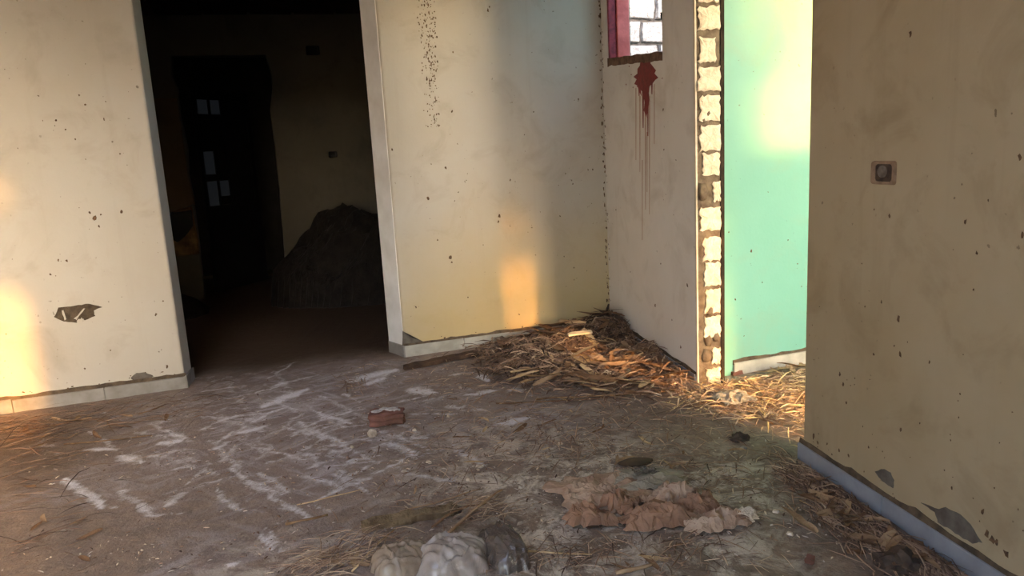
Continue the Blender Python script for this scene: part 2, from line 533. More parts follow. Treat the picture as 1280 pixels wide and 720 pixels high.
# green wall beyond the side doorway
mb = MB()
wall_grid(mb, GW, [-.02, 4.2], [-.05, 3.5], lambda i, j: True, 0, -.2)
wall_green = struct(mb.build('wall_green', M['mint']), 'mint green painted wall of the neighbouring room')
mb = MB()
def GE(a, z, n): return GW(4.0, z, 0) + E_ * a + D * n
wall_grid(mb, GE, [0, 1.9, 2.5, 4.9], [-.05, 2.3, 3.0, 3.5], lambda i, j: not (i == 1 and j == 1), 0, .2)
struct(mb.build('wall_east', M['mint']), 'outer wall of the neighbouring room')

mb = MB()
def GC(a, z, n): return G0 + E_ * a + D * n + Vector((0, 0, z))
mb.slab(GC, -.25, 5.0, 3.5, 3.64, -.1, 4.2)
struct(mb.build('ceiling_side', M['ceiling']), 'ceiling of the mint green room')
mb = MB()
def GS(a, z, n): return C0 + E_ * 6.2 + D * a + E_ * n + Vector((0, 0, z))
wall_grid(mb, GS, [.17, 1.2, 2.16, 3.9, 4.3], [-.05, 2.3, 2.43, 3.42, 3.5], lambda i, j: not ((i == 1 and j in (0, 1)) or (i == 2 and j == 2)), 0, .2)
struct(mb.build('wall_south', M['mint']), 'front wall of the mint green room')
# left side wall, rear wall and ceiling of the front room
def LW(a, z, n): return BW(-6.0, z, 0) + E_ * a + D * n
mb = MB()
wall_grid(mb, LW, [-.1, 7.6], [-.05, HT], lambda i, j: True, 0, -.2)
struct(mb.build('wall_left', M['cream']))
def RR(u, z, n): return C0 + E_ * 7.3 + D * u + E_ * n + Vector((0, 0, z))
mb = MB()
ru = [-6.0, -5.3, -1.30, -1.17, .15]
rz = [-.05, .75, 2.42, 2.96, 3.1, HT]
def rsolid(i, j):
    if i in (1, 2) and j == 1: return False
    if i == 2 and j == 3: return False
    return True
wall_grid(mb, RR, ru, rz, rsolid, 0, .2)
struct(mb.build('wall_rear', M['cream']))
mb = MB()
def CE(a, z, n): return C0 + D * a + E_ * z + Vector((0, 0, HT + n))
wall_grid(mb, CE, [-6.3, -4.8, -2.6, .2], [-.3, 4.6, 6.6, 7.6], lambda i, j: not (i == 1 and j == 1), 0, .15)  # opening added in the unseen ceiling to let skylight onto the floor
struct(mb.build('ceiling', M['ceiling']))

# dark room behind the doorway
def FLW(a, z, n): return FWL(-5.2, z, 0) + NB * a + D * n
def FRW(a, z, n): return FWL(.15, z, 0) + NB * a + D * n
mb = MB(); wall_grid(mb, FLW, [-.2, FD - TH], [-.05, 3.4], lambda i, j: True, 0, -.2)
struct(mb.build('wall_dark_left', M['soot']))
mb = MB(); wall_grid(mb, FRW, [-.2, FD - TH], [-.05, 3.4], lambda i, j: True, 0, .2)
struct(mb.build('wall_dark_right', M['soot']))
# far wall with a ragged opening
pl = [(215, 72), (214, 92), (222, 110), (224, 140), (230, 165), (234, 185), (235, 215), (240, 240), (244, 270), (248, 300), (251, 330), (254, 364)]
pr = [(332, 68), (339, 92), (341, 110), (338, 140), (341, 165), (344, 185), (347, 215), (350, 240), (352, 270), (355, 300), (357, 330), (360, 364)]
L_ = [fw(*p) for p in pl]
R_ = [fw(*p) for p in pr]
mb = MB()
zt = 2.62
rows = []
for a_, b_ in zip(L_, R_):
    rows.append((a_[0], b_[0], min(zt, max(-.05, (a_[1] + b_[1]) / 2))))
rows[0] = (rows[0][0], rows[0][1], zt)
rows[-1] = (rows[-1][0], rows[-1][1], -.05)
def q(a, b, c, d): mb.add([a, b, c, d], [(0, 1, 2, 3)])
for (l0, r0, z0), (l1, r1, z1) in zip(rows, rows[1:]):
    for n in (0, -.2):
        q(FWL(-5.2, z1, n), FWL(l1, z1, n), FWL(l0, z0, n), FWL(-5.2, z0, n))
        q(FWL(r1, z1, n), FWL(.3, z1, n), FWL(.3, z0, n), FWL(r0, z0, n))
    q(FWL(l1, z1, 0), FWL(l1, z1, -.2), FWL(l0, z0, -.2), FWL(l0, z0, 0))
    q(FWL(r1, z1, 0), FWL(r0, z0, 0), FWL(r0, z0, -.2), FWL(r1, z1, -.2))
for n in (0, -.2):
    q(FWL(-5.2, zt, n), FWL(.3, zt, n), FWL(.3, 3.4, n), FWL(-5.2, 3.4, n))
q(FWL(rows[0][0], zt, 0), FWL(rows[0][1], zt, 0), FWL(rows[0][1], zt, -.2), FWL(rows[0][0], zt, -.2))
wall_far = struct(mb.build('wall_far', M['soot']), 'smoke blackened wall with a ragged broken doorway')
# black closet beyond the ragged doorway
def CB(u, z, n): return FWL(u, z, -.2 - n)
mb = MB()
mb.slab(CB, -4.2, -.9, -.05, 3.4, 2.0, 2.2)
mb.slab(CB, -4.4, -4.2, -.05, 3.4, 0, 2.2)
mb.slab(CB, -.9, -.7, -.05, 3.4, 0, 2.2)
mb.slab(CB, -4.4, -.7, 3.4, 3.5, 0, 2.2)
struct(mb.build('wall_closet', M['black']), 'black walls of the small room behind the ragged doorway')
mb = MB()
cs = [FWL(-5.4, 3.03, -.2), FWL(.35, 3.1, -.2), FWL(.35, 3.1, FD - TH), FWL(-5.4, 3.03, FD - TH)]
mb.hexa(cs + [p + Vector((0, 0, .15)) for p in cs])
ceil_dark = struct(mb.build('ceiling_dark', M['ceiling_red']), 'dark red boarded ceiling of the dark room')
for k in range(12):
    mb = MB()
    u0 = -5.2 + k * .46
    zz = 3.03 + .07 * (k / 12)
    mb.slab(FWL, u0 + .01, u0 + .44, zz - .02, zz + .03, .0, FD - TH)
    mb.build('ceiling_plank', M['ceiling_red'], ceil_dark)

# ------------------------------------------------------------------ skirting
def skirting(name, fr, a0, a1, h, th, mat, step, label, seed, topline=True):
    rnd = random.Random(seed)
    e = bpy.data.objects.new(name, None)
    COL.objects.link(e)
    struct(e, label)
    x = a0
    while x < a1 - .01:
        x1 = min(a1, x + step * rnd.uniform(.85, 1.1))
        if a1 - x1 < .08: x1 = a1
        mb = MB()
        hh = h + rnd.uniform(-.004, .004)
        t_ = th + rnd.uniform(-.002, .003)
        mb.slab(fr, x + .0015, x1 - .0015, -.04, hh, 0, t_)
        o = mb.build('skirting_tile', mat, e)
        bevel(o, .003, 1)
        x = x1
    if topline:
        mb = MB()
        n_ = int((a1 - a0) / .04)
        p0, p1 = [], []
        for k in range(n_ + 1):
            u = a0 + (a1 - a0) * k / n_
            top = h + .014 + .014 * max(0, nz(u * 6, seed, 1) + .35) + .012 * max(0, nz(u * 17, seed, 4))
            p0.append(top)
        for k in range(n_):
            u0, u1 = a0 + (a1 - a0) * k / n_, a0 + (a1 - a0) * (k + 1) / n_
            mb.hexa([fr(u0, h - .012, 0), fr(u1, h - .012, 0), fr(u1, h - .012, .011), fr(u0, h - .012, .011),
                     fr(u0, p0[k], 0), fr(u1, p0[k + 1], 0), fr(u1, p0[k + 1], .004), fr(u0, p0[k], .004)])
        mb.build('mortar_line', M['mortar_line'], e)
    return e
sk = skirting('baseboard_left', BW, -6.0, OL + .012, .082, .016, M['skirting'], .5, 'grey skirting along the cream wall left of the doorway', 1)
mb = MB()
mb.hexa([BW(OL + .002, -.04, .016), BW(OL + .016, -.04, .016), BW(OL + .045, -.04, -TH), BW(OL + .031, -.04, -TH),
         BW(OL + .002, .085, .016), BW(OL + .016, .085, .016), BW(OL + .045, .085, -TH), BW(OL + .031, .085, -TH)])
bevel(mb.build('skirting_tile', M['skirting'], sk), .003, 1)
sk = skirting('baseboard_back', BW, OR - .012, 0, .078, .016, M['skirting_white'], .42, 'pale skirting below the stained cream wall', 2)
mb = MB()
mb.hexa([BW(OR - .016, -.04, .016), BW(OR - .002, -.04, .016), BW(OR - .077, -.04, -TH), BW(OR - .091, -.04, -TH),
         BW(OR - .016, .085, .016), BW(OR - .002, .085, .016), BW(OR - .077, .085, -TH), BW(OR - .091, .085, -TH)])
bevel(mb.build('skirting_tile', M['skirting'], sk), .003, 1)
skirting('baseboard_right', RWL, VN - .02, 7.2, .074, .018, M['skirting_blue'], .62, 'bluish grey skirting below the dim cream wall', 3)
skirting('baseboard_right_far', RWL, .45, VP_ - .01, .075, .014, M['skirting_blue'], .3, 'pale skirting half buried in straw under the red splash', 4)
gsk = skirting('baseboard_green', GW, .13, 4.0, .085, .016, M['skirting_white'], .9, 'white skirting under the mint green wall', 5)

# ------------------------------------------------------------------ marks on the walls
def outline(n, rx, rz_, seed, rough=.25):
    rnd = random.Random(seed)
    pts = []
    for k in range(n):
        a = 2 * math.pi * k / n
        r = 1 + rnd.uniform(-rough, rough)
        pts.append((math.cos(a) * rx * r, math.sin(a) * rz_ * r))
    return pts
def decal(mb, fr, pts, n0=-.003, n1=.002, inset=.86):
    """raised irregular flake: base ring on the wall, top ring slightly proud"""
    k = len(pts)
    cu = sum(p[0] for p in pts) / k
    cz = sum(p[1] for p in pts) / k
    v = [fr(p[0], p[1], n0) for p in pts] + [fr(cu + (p[0] - cu) * inset, cz + (p[1] - cz) * inset, n1) for p in pts] + [fr(cu, cz, n1)]
    f = [(i, (i + 1) % k, k + (i + 1) % k, k + i) for i in range(k)] + [(k + i, k + (i + 1) % k, 2 * k) for i in range(k)]
    mb.add(v, f)
def patch_px(name, conv, fr, px, mat, parent, label=None, n1=.002, inset=.93):
    pts = [conv(*p) for p in px]
    # refine and roughen the outline
    out = []
    for i, p in enumerate(pts):
        r = pts[(i + 1) % len(pts)]
        for s in (0, .33, .66):
            out.append((p[0] + (r[0] - p[0]) * s + random.uniform(-.003, .003), p[1] + (r[1] - p[1]) * s + random.uniform(-.003, .003)))
    mb = MB()
    decal(mb, fr, out, -.004, n1, inset)
    o = mb.build(name, mat, parent)
    if label: o['label'] = label
    return o
# bare plaster scars
patch_px('plaster_scar', bw, BW, [(66, 396), (72, 384), (98, 381), (112, 379), (130, 383), (118, 388), (120, 395), (106, 401), (102, 396), (96, 404), (84, 403), (76, 402)], M['cement_dark'], wall_back, 'dark bare scar where paint flaked off')
for px in ([(77, 388), (80, 387), (84, 399), (81, 401)], [(92, 399), (105, 385), (107, 385), (95, 400)], [(96, 402), (98, 398), (106, 398), (103, 403)]):
    patch_px('paint_remnant', bw, BW, px, M['cream'], wall_back, n1=.006)
patch_px('plaster_scar', bw, BW, [(163, 472), (168, 467), (177, 465), (186, 467), (193, 470), (188, 474), (176, 476), (165, 476)], M['cement_blue'], wall_back)
patch_px('plaster_scar', bw, BW, [(503, 436), (503, 414), (508, 420), (520, 424), (524, 432), (545, 427), (570, 424), (574, 428), (540, 434), (515, 438)], M['cement_blue'], wall_back)
patch_px('plaster_scar', rw, RWL, [(1093, 588), (1106, 586), (1114, 591), (1118, 600), (1117, 611), (1108, 606), (1100, 599)], M['cement_blue'], wall_right)
patch_px('plaster_scar', rw, RWL, [(1150, 627), (1168, 635), (1182, 634), (1202, 643), (1214, 654), (1230, 680), (1218, 681), (1200, 671), (1184, 660), (1172, 654), (1168, 640)], M['cement_blue'], wall_right, 'grey bare scar above skirting')
patch_px('plaster_scar', gw, GW, [(915, 470), (918, 462), (932, 459), (960, 454), (1007, 445), (1007, 449), (960, 459), (934, 465)], M['cement'], wall_green)
patch_px('brick_scar', gw, GW, [(914, 472), (914, 465), (926, 461), (929, 470), (926, 474)], M['brick_red'], wall_green, 'exposed red brick', n1=.02)
# red splash and its drips
sp = [(801, 73), (814, 75), (813, 79), (817, 84), (820, 88), (818, 92), (823, 97), (819, 100), (816, 104), (812, 108), (811, 116), (812, 125), (810, 138), (808, 146), (805, 138),
      (806, 128), (804, 116), (801, 112), (802, 120), (799, 114), (797, 107), (793, 105), (796, 99), (792, 96), (797, 92), (797, 86), (800, 82)]
pts = [rw(*p) for p in sp]
mb = MB()
k = len(pts)
def fill(mb, fr, pts, n):
    bm = bmesh.new()
    vs_ = [bm.verts.new(fr(p[0], p[1], n)) for p in pts]
    f = bm.faces.new(vs_)
    r = bmesh.ops.extrude_face_region(bm, geom=[f])
    nn = (fr(0, 0, 1) - fr(0, 0, 0)) * -.004
    bmesh.ops.translate(bm, verts=[g for g in r['geom'] if isinstance(g, bmesh.types.BMVert)], vec=nn)
    bmesh.ops.triangulate(bm, faces=bm.faces)
    bm.verts.index_update()
    mb.add([v.co.copy() for v in bm.verts], [[v.index for v in f.verts] for f in bm.faces])
    bm.free()
fill(mb, RWL, pts, .0015)
for (px, y0, y1, wd) in ((804, 108, 160, 1.2), (799, 104, 120, 1.2), (815, 100, 118, 1.0), (810, 130, 170, .7)):
    fill(mb, RWL, [rw(px - wd, y0), rw(px + wd, y0), rw(px + .4, y1), rw(px - .3, y1)][::-1], .0016)
rnd = random.Random(3)
for k in range(26):
    px, py = rnd.gauss(807, 11), rnd.gauss(96, 12)
    u, z = rw(px, py)
    if abs(z - WZ) > .03 and z < WZ:
        decal(mb, RWL, [(u + a * 1.6, z + b) for a, b in outline(7, .005, .005, k, .4)], -.002, .0015)
o = mb.build('red_splash', M['red_paint'], wall_pier)
o['label'] = 'dark red splash under window'
mb = MB()
for (px, y0, y1, wd) in ((800, 120, 215, .7), (807, 140, 262, .9), (812, 120, 268, .6), (818, 105, 180, .5), (795, 110, 200, .5), (809, 165, 240, .5), (803, 200, 300, .5)):
    fill(mb, RWL, [rw(px - wd, y0), rw(px + wd, y0), rw(px + .3, y1), rw(px - .3, y1)][::-1], .0012)
mb.build('drip_marks', M['red_drip'], wall_pier)

# dark specks
def specks(fr, lst, parent, mat=None, name='mould_specks'):
    mb = MB()
    for k, (u, z, r, asp) in enumerate(lst):
        r *= .75
        decal(mb, fr, [(u + a, z + b) for a, b in outline(7, r, r * asp, k * 3 + 1, .5)], -.002, .0014, .75)
    o = mb.build(name, mat or M['mould'], parent)
    o['kind'] = 'stuff'
    return o
rnd = random.Random(11)
L = []
for k in range(330):                         # trail of specks down the back wall
    s = rnd.random()
    py = s * 165 - 6
    px = 534 + s * 12 + rnd.gauss(0, 5 - 2.5 * s) + (rnd.random() < .25) * -8
    if s > .65 and rnd.random() < .5: continue
    u, z = bw(px, py)
    L.append((u, z, rnd.uniform(.002, .009), rnd.uniform(.8, 2)))
for px, py, r in ((610, 13, .013), (612, 9, .008), (565, 139, .012), (557, 210, .011), (539, 205, .007), (535, 248, .013), (563, 322, .016), (565, 328, .01), (624, 270, .014), (623, 277, .01),
                  (723, 124, .008), (667, 140, .007), (707, 217, .006), (716, 230, .008), (735, 212, .007), (649, 393, .01), (638, 225, .008), (490, 187, .012), (585, 372, .008), (566, 65, .01),
                  (741, 212, .008), (700, 270, .007), (520, 384, .009), (604, 306, .006), (590, 115, .005), (640, 128, .005), (757, 300, .009), (572, 180, .006), (547, 300, .008),
                  (118, 272, .016), (126, 268, .01), (112, 266, .01), (124, 283, .008), (152, 265, .01), (83, 326, .01), (73, 326, .009), (63, 343, .007), (107, 131, .009), (99, 119, .007),
                  (150, 192, .01), (82, 162, .008), (70, 150, .01), (94, 174, .007), (130, 149, .007), (132, 127, .006), (204, 376, .01), (195, 393, .012), (209, 459, .012), (138, 438, .007), (106, 461, .007), (48, 120, .007)):
    u, z = bw(px, py)
    L.append((u, z, r, rnd.uniform(.9, 1.6)))
for k in range(70):                          # thin scatter
    u = rnd.choice((rnd.uniform(-1.6, -.05), rnd.uniform(-4.3, -3.2)))
    L.append((u, rnd.uniform(.1, 2.6), rnd.uniform(.002, .005), rnd.uniform(.7, 1.5)))
for k in range(80):                          # line of dirt in the corner
    L.append((-rnd.uniform(.004, .022), rnd.uniform(.05, 2.6) , rnd.uniform(.004, .011), rnd.uniform(1, 3)))
for k in range(50):                          # grime above the skirting
    u = rnd.choice((rnd.uniform(-1.64, -.2), rnd.uniform(-4.4, -3.2)))
    L.append((u, .09 + abs(rnd.gauss(0, .02)), rnd.uniform(.004, .012), rnd.uniform(.5, 1)))
specks(BW, L, wall_back)
L = []
for px, py, r in ((1123, 399, .016), (1125, 442, .016), (1050, 468, .014), (1054, 480, .011), (1058, 504, .009), (1126, 537, .011), (1017, 545, .014), (1022, 553, .01), (1034, 555, .008), (1049, 563, .016),
                  (1061, 570, .014), (1040, 568, .006), (1086, 559, .006), (1162, 453, .006), (1118, 432, .006), (1092, 443, .008), (1093, 262, .006), (1221, 316, .006), (1207, 277, .009), (1275, 197, .012), (1278, 294, .01),
                  (1138, 42, .012), (1234, 668, .016), (1240, 674, .018), (1246, 678, .012), (1228, 640, .012), (1217, 362, .006), (1190, 610, .006), (1258, 692, .02), (1112, 270, .01), (1102, 377, .006)):
    u, z = rw(px, py)
    L.append((u, z, r * .8, rnd.uniform(1.0, 2.0)))
for k in range(60):
    L.append((rnd.uniform(VN + .05, 4.2), abs(rnd.gauss(.1, .5)) + .09, rnd.uniform(.002, .004), rnd.uniform(.8, 2)))
specks(RWL, L, wall_right)
L = []
for px, py, r in ((819, 382, .016), (859, 356, .02), (851, 434, .018), (770, 262, .01), (826, 330, .01), (830, 187, .01), (829, 137, .012), (845, 200, .008), (788, 340, .008), (840, 400, .01)):
    u, z = rw(px, py)
    L.append((u, z, r, 1))
for k in range(40):
    L.append((rnd.uniform(.004, .03), rnd.uniform(.1, 2.3), rnd.uniform(.004, .01), rnd.uniform(1, 2)))
specks(RWL, L, wall_pier)
L = []
for px, py, r in ((939, 314, .012), (919, 374, .011), (953, 353, .008), (911, 290, .006), (997, 330, .007), (1002, 358, .006), (985, 300, .006), (960, 240, .005), (930, 420, .005)):
    u, z = gw(px, py)
    L.append((u, z, r, 1.1))
specks(GW, L, wall_green)

# ------------------------------------------------------------------ broken block end of the pier
PE = RWL(VP_, 0, 0)
def EF(a, z, n): return PE - NR * a + E_ * n + Vector((0, 0, z))     # a: 0 at room side .. .16 outer side
def ef(px, py): return plane_uz(px, py, PE, -NR)
mb = MB()
nzr = 90
rough = {}
for j in range(nzr + 1):
    for i in range(9):
        a_ = .004 + i * .019
        z = -.04 + j * (2.8 / nzr)
        rough[(i, j)] = len(mb.v)
        edge = i in (0, 8)
        mb.v.append(tuple(EF(a_, z, .001 if edge else .009 + .009 * nz(a_ * 22, z * 22, 3) + .004 * nz(a_ * 70, z * 70, 1))))
for j in range(nzr):
    for i in range(8):
        mb.f.append((rough[(i, j)], rough[(i + 1, j)], rough[(i + 1, j + 1)], rough[(i, j + 1)]))
o = mb.build('rough_mortar', M['cement'], wall_pier, True)
BL = [(-26, 4, 871, 897), (8, 38, 869, 898), (46, 79, 871, 893), (83, 115, 870, 899), (119, 152, 873, 898), (156, 189, 873, 899), (191, 220, 876, 898), (227, 252, 889, 899),
      (258, 288, 873, 899), (296, 326, 877, 899), (327, 357, 879, 899), (360, 391, 879, 899), (394, 421, 878, 899), (434, 454, 888, 899), (458, 480, 881, 899)]
for k, (y0, y1, x0, x1) in enumerate(BL):
    rnd = random.Random(50 + k)
    ua, za = ef(x0, y1); ub, zb = ef(x1, y0)
    zA = ef((x0 + x1) / 2, y1)[1]; zB = ef((x0 + x1) / 2, y0)[1]
    ua, ub = max(.01, ua), min(.143, ub)
    pts = []
    N = 7
    for i in range(N): pts.append((ua + (ub - ua) * i / N, zA + rnd.uniform(-.004, .01)))
    for i in range(N): pts.append((ub + rnd.uniform(-.006, .004), zA + (zB - zA) * i / N))
    for i in range(N): pts.append((ub + (ua - ub) * i / N, zB + rnd.uniform(-.012, .004)))
    for i in range(N): pts.append((ua + rnd.uniform(-.004, .018), zB + (zA - zB) * i / N))
    bm = bmesh.new()
    K = len(pts)
    cu, cz = sum(p[0] for p in pts) / K, sum(p[1] for p in pts) / K
    r0 = [bm.verts.new(EF(p[0], p[1], -.01)) for p in pts]
    r1 = [bm.verts.new(EF(p[0], p[1], .018 + rnd.uniform(-.003, .003))) for p in pts]
    r2 = [bm.verts.new(EF(cu + (p[0] - cu) * .75, cz + (p[1] - cz) * .78, .021 + rnd.uniform(-.003, .003))) for p in pts]
    ct = bm.verts.new(EF(cu, cz, .02))
    for i in range(K):
        j = (i + 1) % K
        bm.faces.new((r0[i], r0[j], r1[j], r1[i]))
        bm.faces.new((r1[i], r1[j], r2[j], r2[i]))
        bm.faces.new((r2[i], r2[j], ct))
    me = bpy.data.meshes.new('brick')
    bm.to_mesh(me); bm.free()
    link('brick', me, M['block'], wall_pier)
for px, py, r in ((876, 240, .05), (877, 236, .03), (884, 425, .035), (882, 444, .04), (886, 388, .03), (884, 142, .022), (878, 150, .018), (894, 420, .03)):
    a_, z = ef(px, py)
    bm = bmesh.new()
    bmesh.ops.create_icosphere(bm, subdivisions=2, radius=1)
    for v in bm.verts:
        s = 1 + .35 * nz(v.co.x * 2 + px, v.co.y * 2, v.co.z * 2)
        c = v.co * r * s
        v.co = EF(min(.15, max(.012, a_ + c.x * .8)), z + c.z, .012 + c.y * .45)
    me = bpy.data.meshes.new('mortar_lump'); bm.to_mesh(me); bm.free()
    link('mortar_lump', me, M['cement'], wall_pier, True)
mb = MB(); mb.slab(EF, .146, .168, -.04, 2.8, -.02, .014)
mb.build('dark_joint', M['strip_dark'], wall_pier)  # dark strip put in for the shadow gap beside the green wall
mb = MB()
for k in range(40):
    z0, z1 = k * .07, k * .07 + .07
    w_ = .004 + .003 * nz(z0 * 9, 1, 1)
    mb.hexa([EF(-.003, z0, -.012), EF(w_ + .003, z0, -.012), EF(w_ + .003, z0, .006), EF(-.003, z0, .006),
             EF(-.003, z1, -.012), EF(w_ + .003, z1, -.012), EF(w_ + .003, z1, .006), EF(-.003, z1, .006)])
o = mb.build('corner_bead', M['bead'], wall_pier)

# ------------------------------------------------------------------ window and stone wall outside
win = bpy.data.objects.new('window_1', None)
COL.objects.link(win)
struct(win, 'small high window opening with red wooden frame')
mb = MB(); mb.slab(RWL, W0, W0 + .03, wz(W0) - .02, 2.95, -.058, -.004)
o = mb.build('outer_frame', M['red_dark'], win); o['label'] = 'dark weathered red frame board'; bevel(o, .004, 1)
mb = MB(); mb.slab(RWL, W0, W0 + .045, wz(W0) - .02, 2.95, -.158, -.064)
o = mb.build('frame_post', M['red_wood'], win); o['label'] = 'salmon red frame post'; bevel(o, .006, 2)
mb = MB(); mb.slab(RWL, W0, W1, 2.9, 2.95, -.15, -.05)
mb.build('frame_head', M['red_wood'], win)
mb = MB()
n_ = 24
for k in range(n_):
    a0, a1 = W0 + (W1 - W0) * k / n_, W0 + (W1 - W0) * (k + 1) / n_
    h0, h1 = wz(a0) + .012 * nz(a0 * 9, 2, 2), wz(a1) + .012 * nz(a1 * 9, 2, 2)
    b0, b1 = wz(a0) - .05 + .012 * nz(a0 * 12, 7, 2), wz(a1) - .05 + .012 * nz(a1 * 12, 7, 2)
    mb.hexa([RWL(a0, b0, -.15), RWL(a1, b1, -.15), RWL(a1, b1, .004), RWL(a0, b0, .004), RWL(a0, h0 + .004, -.15), RWL(a1, h1 + .004, -.15), RWL(a1, h1 + .004, .004), RWL(a0, h0 + .004, .004)])
mb.build('window_sill', M['sill'], win)
mb = MB(); u, z = rw(823, 22); mb.slab(RWL, W1 - .012, W1 + .004, z - .02, z + .022, -.05, .004)
mb.build('hinge', M['black'], win)
SX = 1.3
def SW(a, z, n): return C0 + D * (3.56 + a) - NB * (SX - n) + Vector((0, 0, z))
mb = MB(); mb.slab(SW, -3.2, 1.4, -.1, 3.25, -.25, -.0)
wall_out = struct(mb.build('wall_outside', M['stone_joint']), 'white limestone block wall outside the window')
rnd = random.Random(21)
BH, BLn = .216, .42
for r in range(15):
    off = (r % 2) * .2 + .03 * (r % 3)
    for k in range(11):
        a0 = -3.2 + off + k * BLn
        if a0 + BLn > 1.4: continue
        z0 = r * BH
        mb = MB()
        j = lambda: rnd.uniform(-.011, .011)
        g = .013
        b = [(a0 + g + j(), z0 + g + j()), (a0 + BLn * .5, z0 + g + j()), (a0 + BLn - g + j(), z0 + g + j()), (a0 + BLn - g + j(), z0 + BH * .5), (a0 + BLn - g + j(), z0 + BH - g + j()),
             (a0 + BLn * .5, z0 + BH - g + j()), (a0 + g + j(), z0 + BH - g + j()), (a0 + g + j(), z0 + BH * .5)]
        cu, cz = a0 + BLn / 2, z0 + BH / 2
        v = [SW(p[0], p[1], -.01) for p in b] + [SW(cu + (p[0] - cu) * .95, cz + (p[1] - cz) * .9, .03 + rnd.uniform(-.006, .01)) for p in b] + [SW(cu, cz, .04 + rnd.uniform(-.01, .01))]
        mb.add(v, [(i, (i + 1) % 8, 8 + (i + 1) % 8, 8 + i) for i in range(8)] + [(8 + i, 8 + (i + 1) % 8, 16) for i in range(8)])
        mb.build('brick', M['stone'], wall_out)

# ------------------------------------------------------------------ electrical boxes
def empty(name, loc):
    o = bpy.data.objects.new(name, None)
    COL.objects.link(o)
    o.location = loc
    return o
def rrect(w_, h_, r, n=5):
    pts = []
    for cx, cy, a0 in ((w_ - r, h_ - r, 0), (-w_ + r, h_ - r, 90), (-w_ + r, -h_ + r, 180), (w_ - r, -h_ + r, 270)):
        for k in range(n + 1):
            a = math.radians(a0 + 90 * k / n)
            pts.append((cx + math.cos(a) * r, cy + math.sin(a) * r))
    return pts
def elec_box(fr, u, z, w_, h_, label, mats, proud=.006):
    e = empty('electrical_box', fr(u, z, 0))
    tag(e, label, 'electrical box')
    loc = e.location
    def ring(pts, n): return [fr(u + p[0], z + p[1], n) - loc for p in pts]
    o1, o2, o3 = rrect(w_, h_, .012), rrect(w_ * .97, h_ * .95, .012), rrect(w_ * .68, h_ * .74, .014)
    K = len(o1)
    mb = MB()
    R0, R1, R2, R3 = ring(o1, -.002), ring(o2, proud), ring(o3, proud * .6), ring(o3, .0008)
    mb.add(R0 + R1 + R2 + R3, [(a * K + i, a * K + (i + 1) % K, (a + 1) * K + (i + 1) % K, (a + 1) * K + i) for a in range(3) for i in range(K)])
    o = mb.build('rim', mats[0], e); o.location = (0, 0, 0)
    mb = MB()
    ins = rrect(w_ * .67, h_ * .73, .014)
    mb.add(ring(ins, .0015) + [fr(u, z, .0015) - loc], [(i, (i + 1) % K, K) for i in range(K)])
    rc_ = mb.build('recess', mats[1], e)  # flat plate, shade of the box hollow put in as dark colour
    mb = MB()
    dsk = [(-w_ * .12 + math.cos(a) * w_ * .4, h_ * .1 + math.sin(a) * h_ * .52) for a in [2 * math.pi * k / 18 for k in range(18)]]
    d2 = [(-w_ * .12 + (p[0] + w_ * .12) * .7, h_ * .1 + (p[1] - h_ * .1) * .7) for p in dsk]
    mb.add(ring(dsk, .0016) + ring(d2, .005) + [fr(u - w_ * .12, z + h_ * .1, .0055) - loc],
           [(i, (i + 1) % 18, 18 + (i + 1) % 18, 18 + i) for i in range(18)] + [(18 + i, 18 + (i + 1) % 18, 36) for i in range(18)])
    mb.build('cover_disc', mats[2], rc_, True)
    return e
u, z = rw(1105, 216)
elec_box(RWL, u, z, .066, .043, 'open rectangular electrical box sunk in the dim cream wall', (M['rim'], M['dark_lump'], M['metal_box']))
u, z = fw(391, 63)
elec_box(FWL, u, z, .075, .05, 'upper small black box on the smoke blackened wall', (M['black'], M['black'], M['black']), .02)
u, z = fw(416, 193)
elec_box(FWL, u, z, .05, .035, 'lower small black box on the smoke blackened wall above the rubble', (M['black'], M['black'], M['black']), .02)

# ------------------------------------------------------------------ dark room contents
patch_px('plaster_scar', fw, FWL, [(160, 262), (205, 270), (222, 262), (240, 258), (248, 300), (250, 318), (205, 322), (160, 325)], M['rubble_ochre'], wall_far, n1=.03)
patch_px('plaster_scar', fw, FWL, [(206, 276), (214, 265), (240, 261), (243, 282), (232, 296), (222, 304), (208, 295)], M['black'], wall_far, n1=.045)
patch_px('plaster_scar', fw, FWL, [(184, 212), (192, 205), (199, 208), (197, 215), (188, 218)], M['black'], wall_far, n1=.01)
patch_px('ochre_stain', fw, FWL, [(180, 120), (222, 120), (236, 220), (244, 256), (205, 272), (185, 250)], M['soot_ochre'], wall_far, n1=.004)
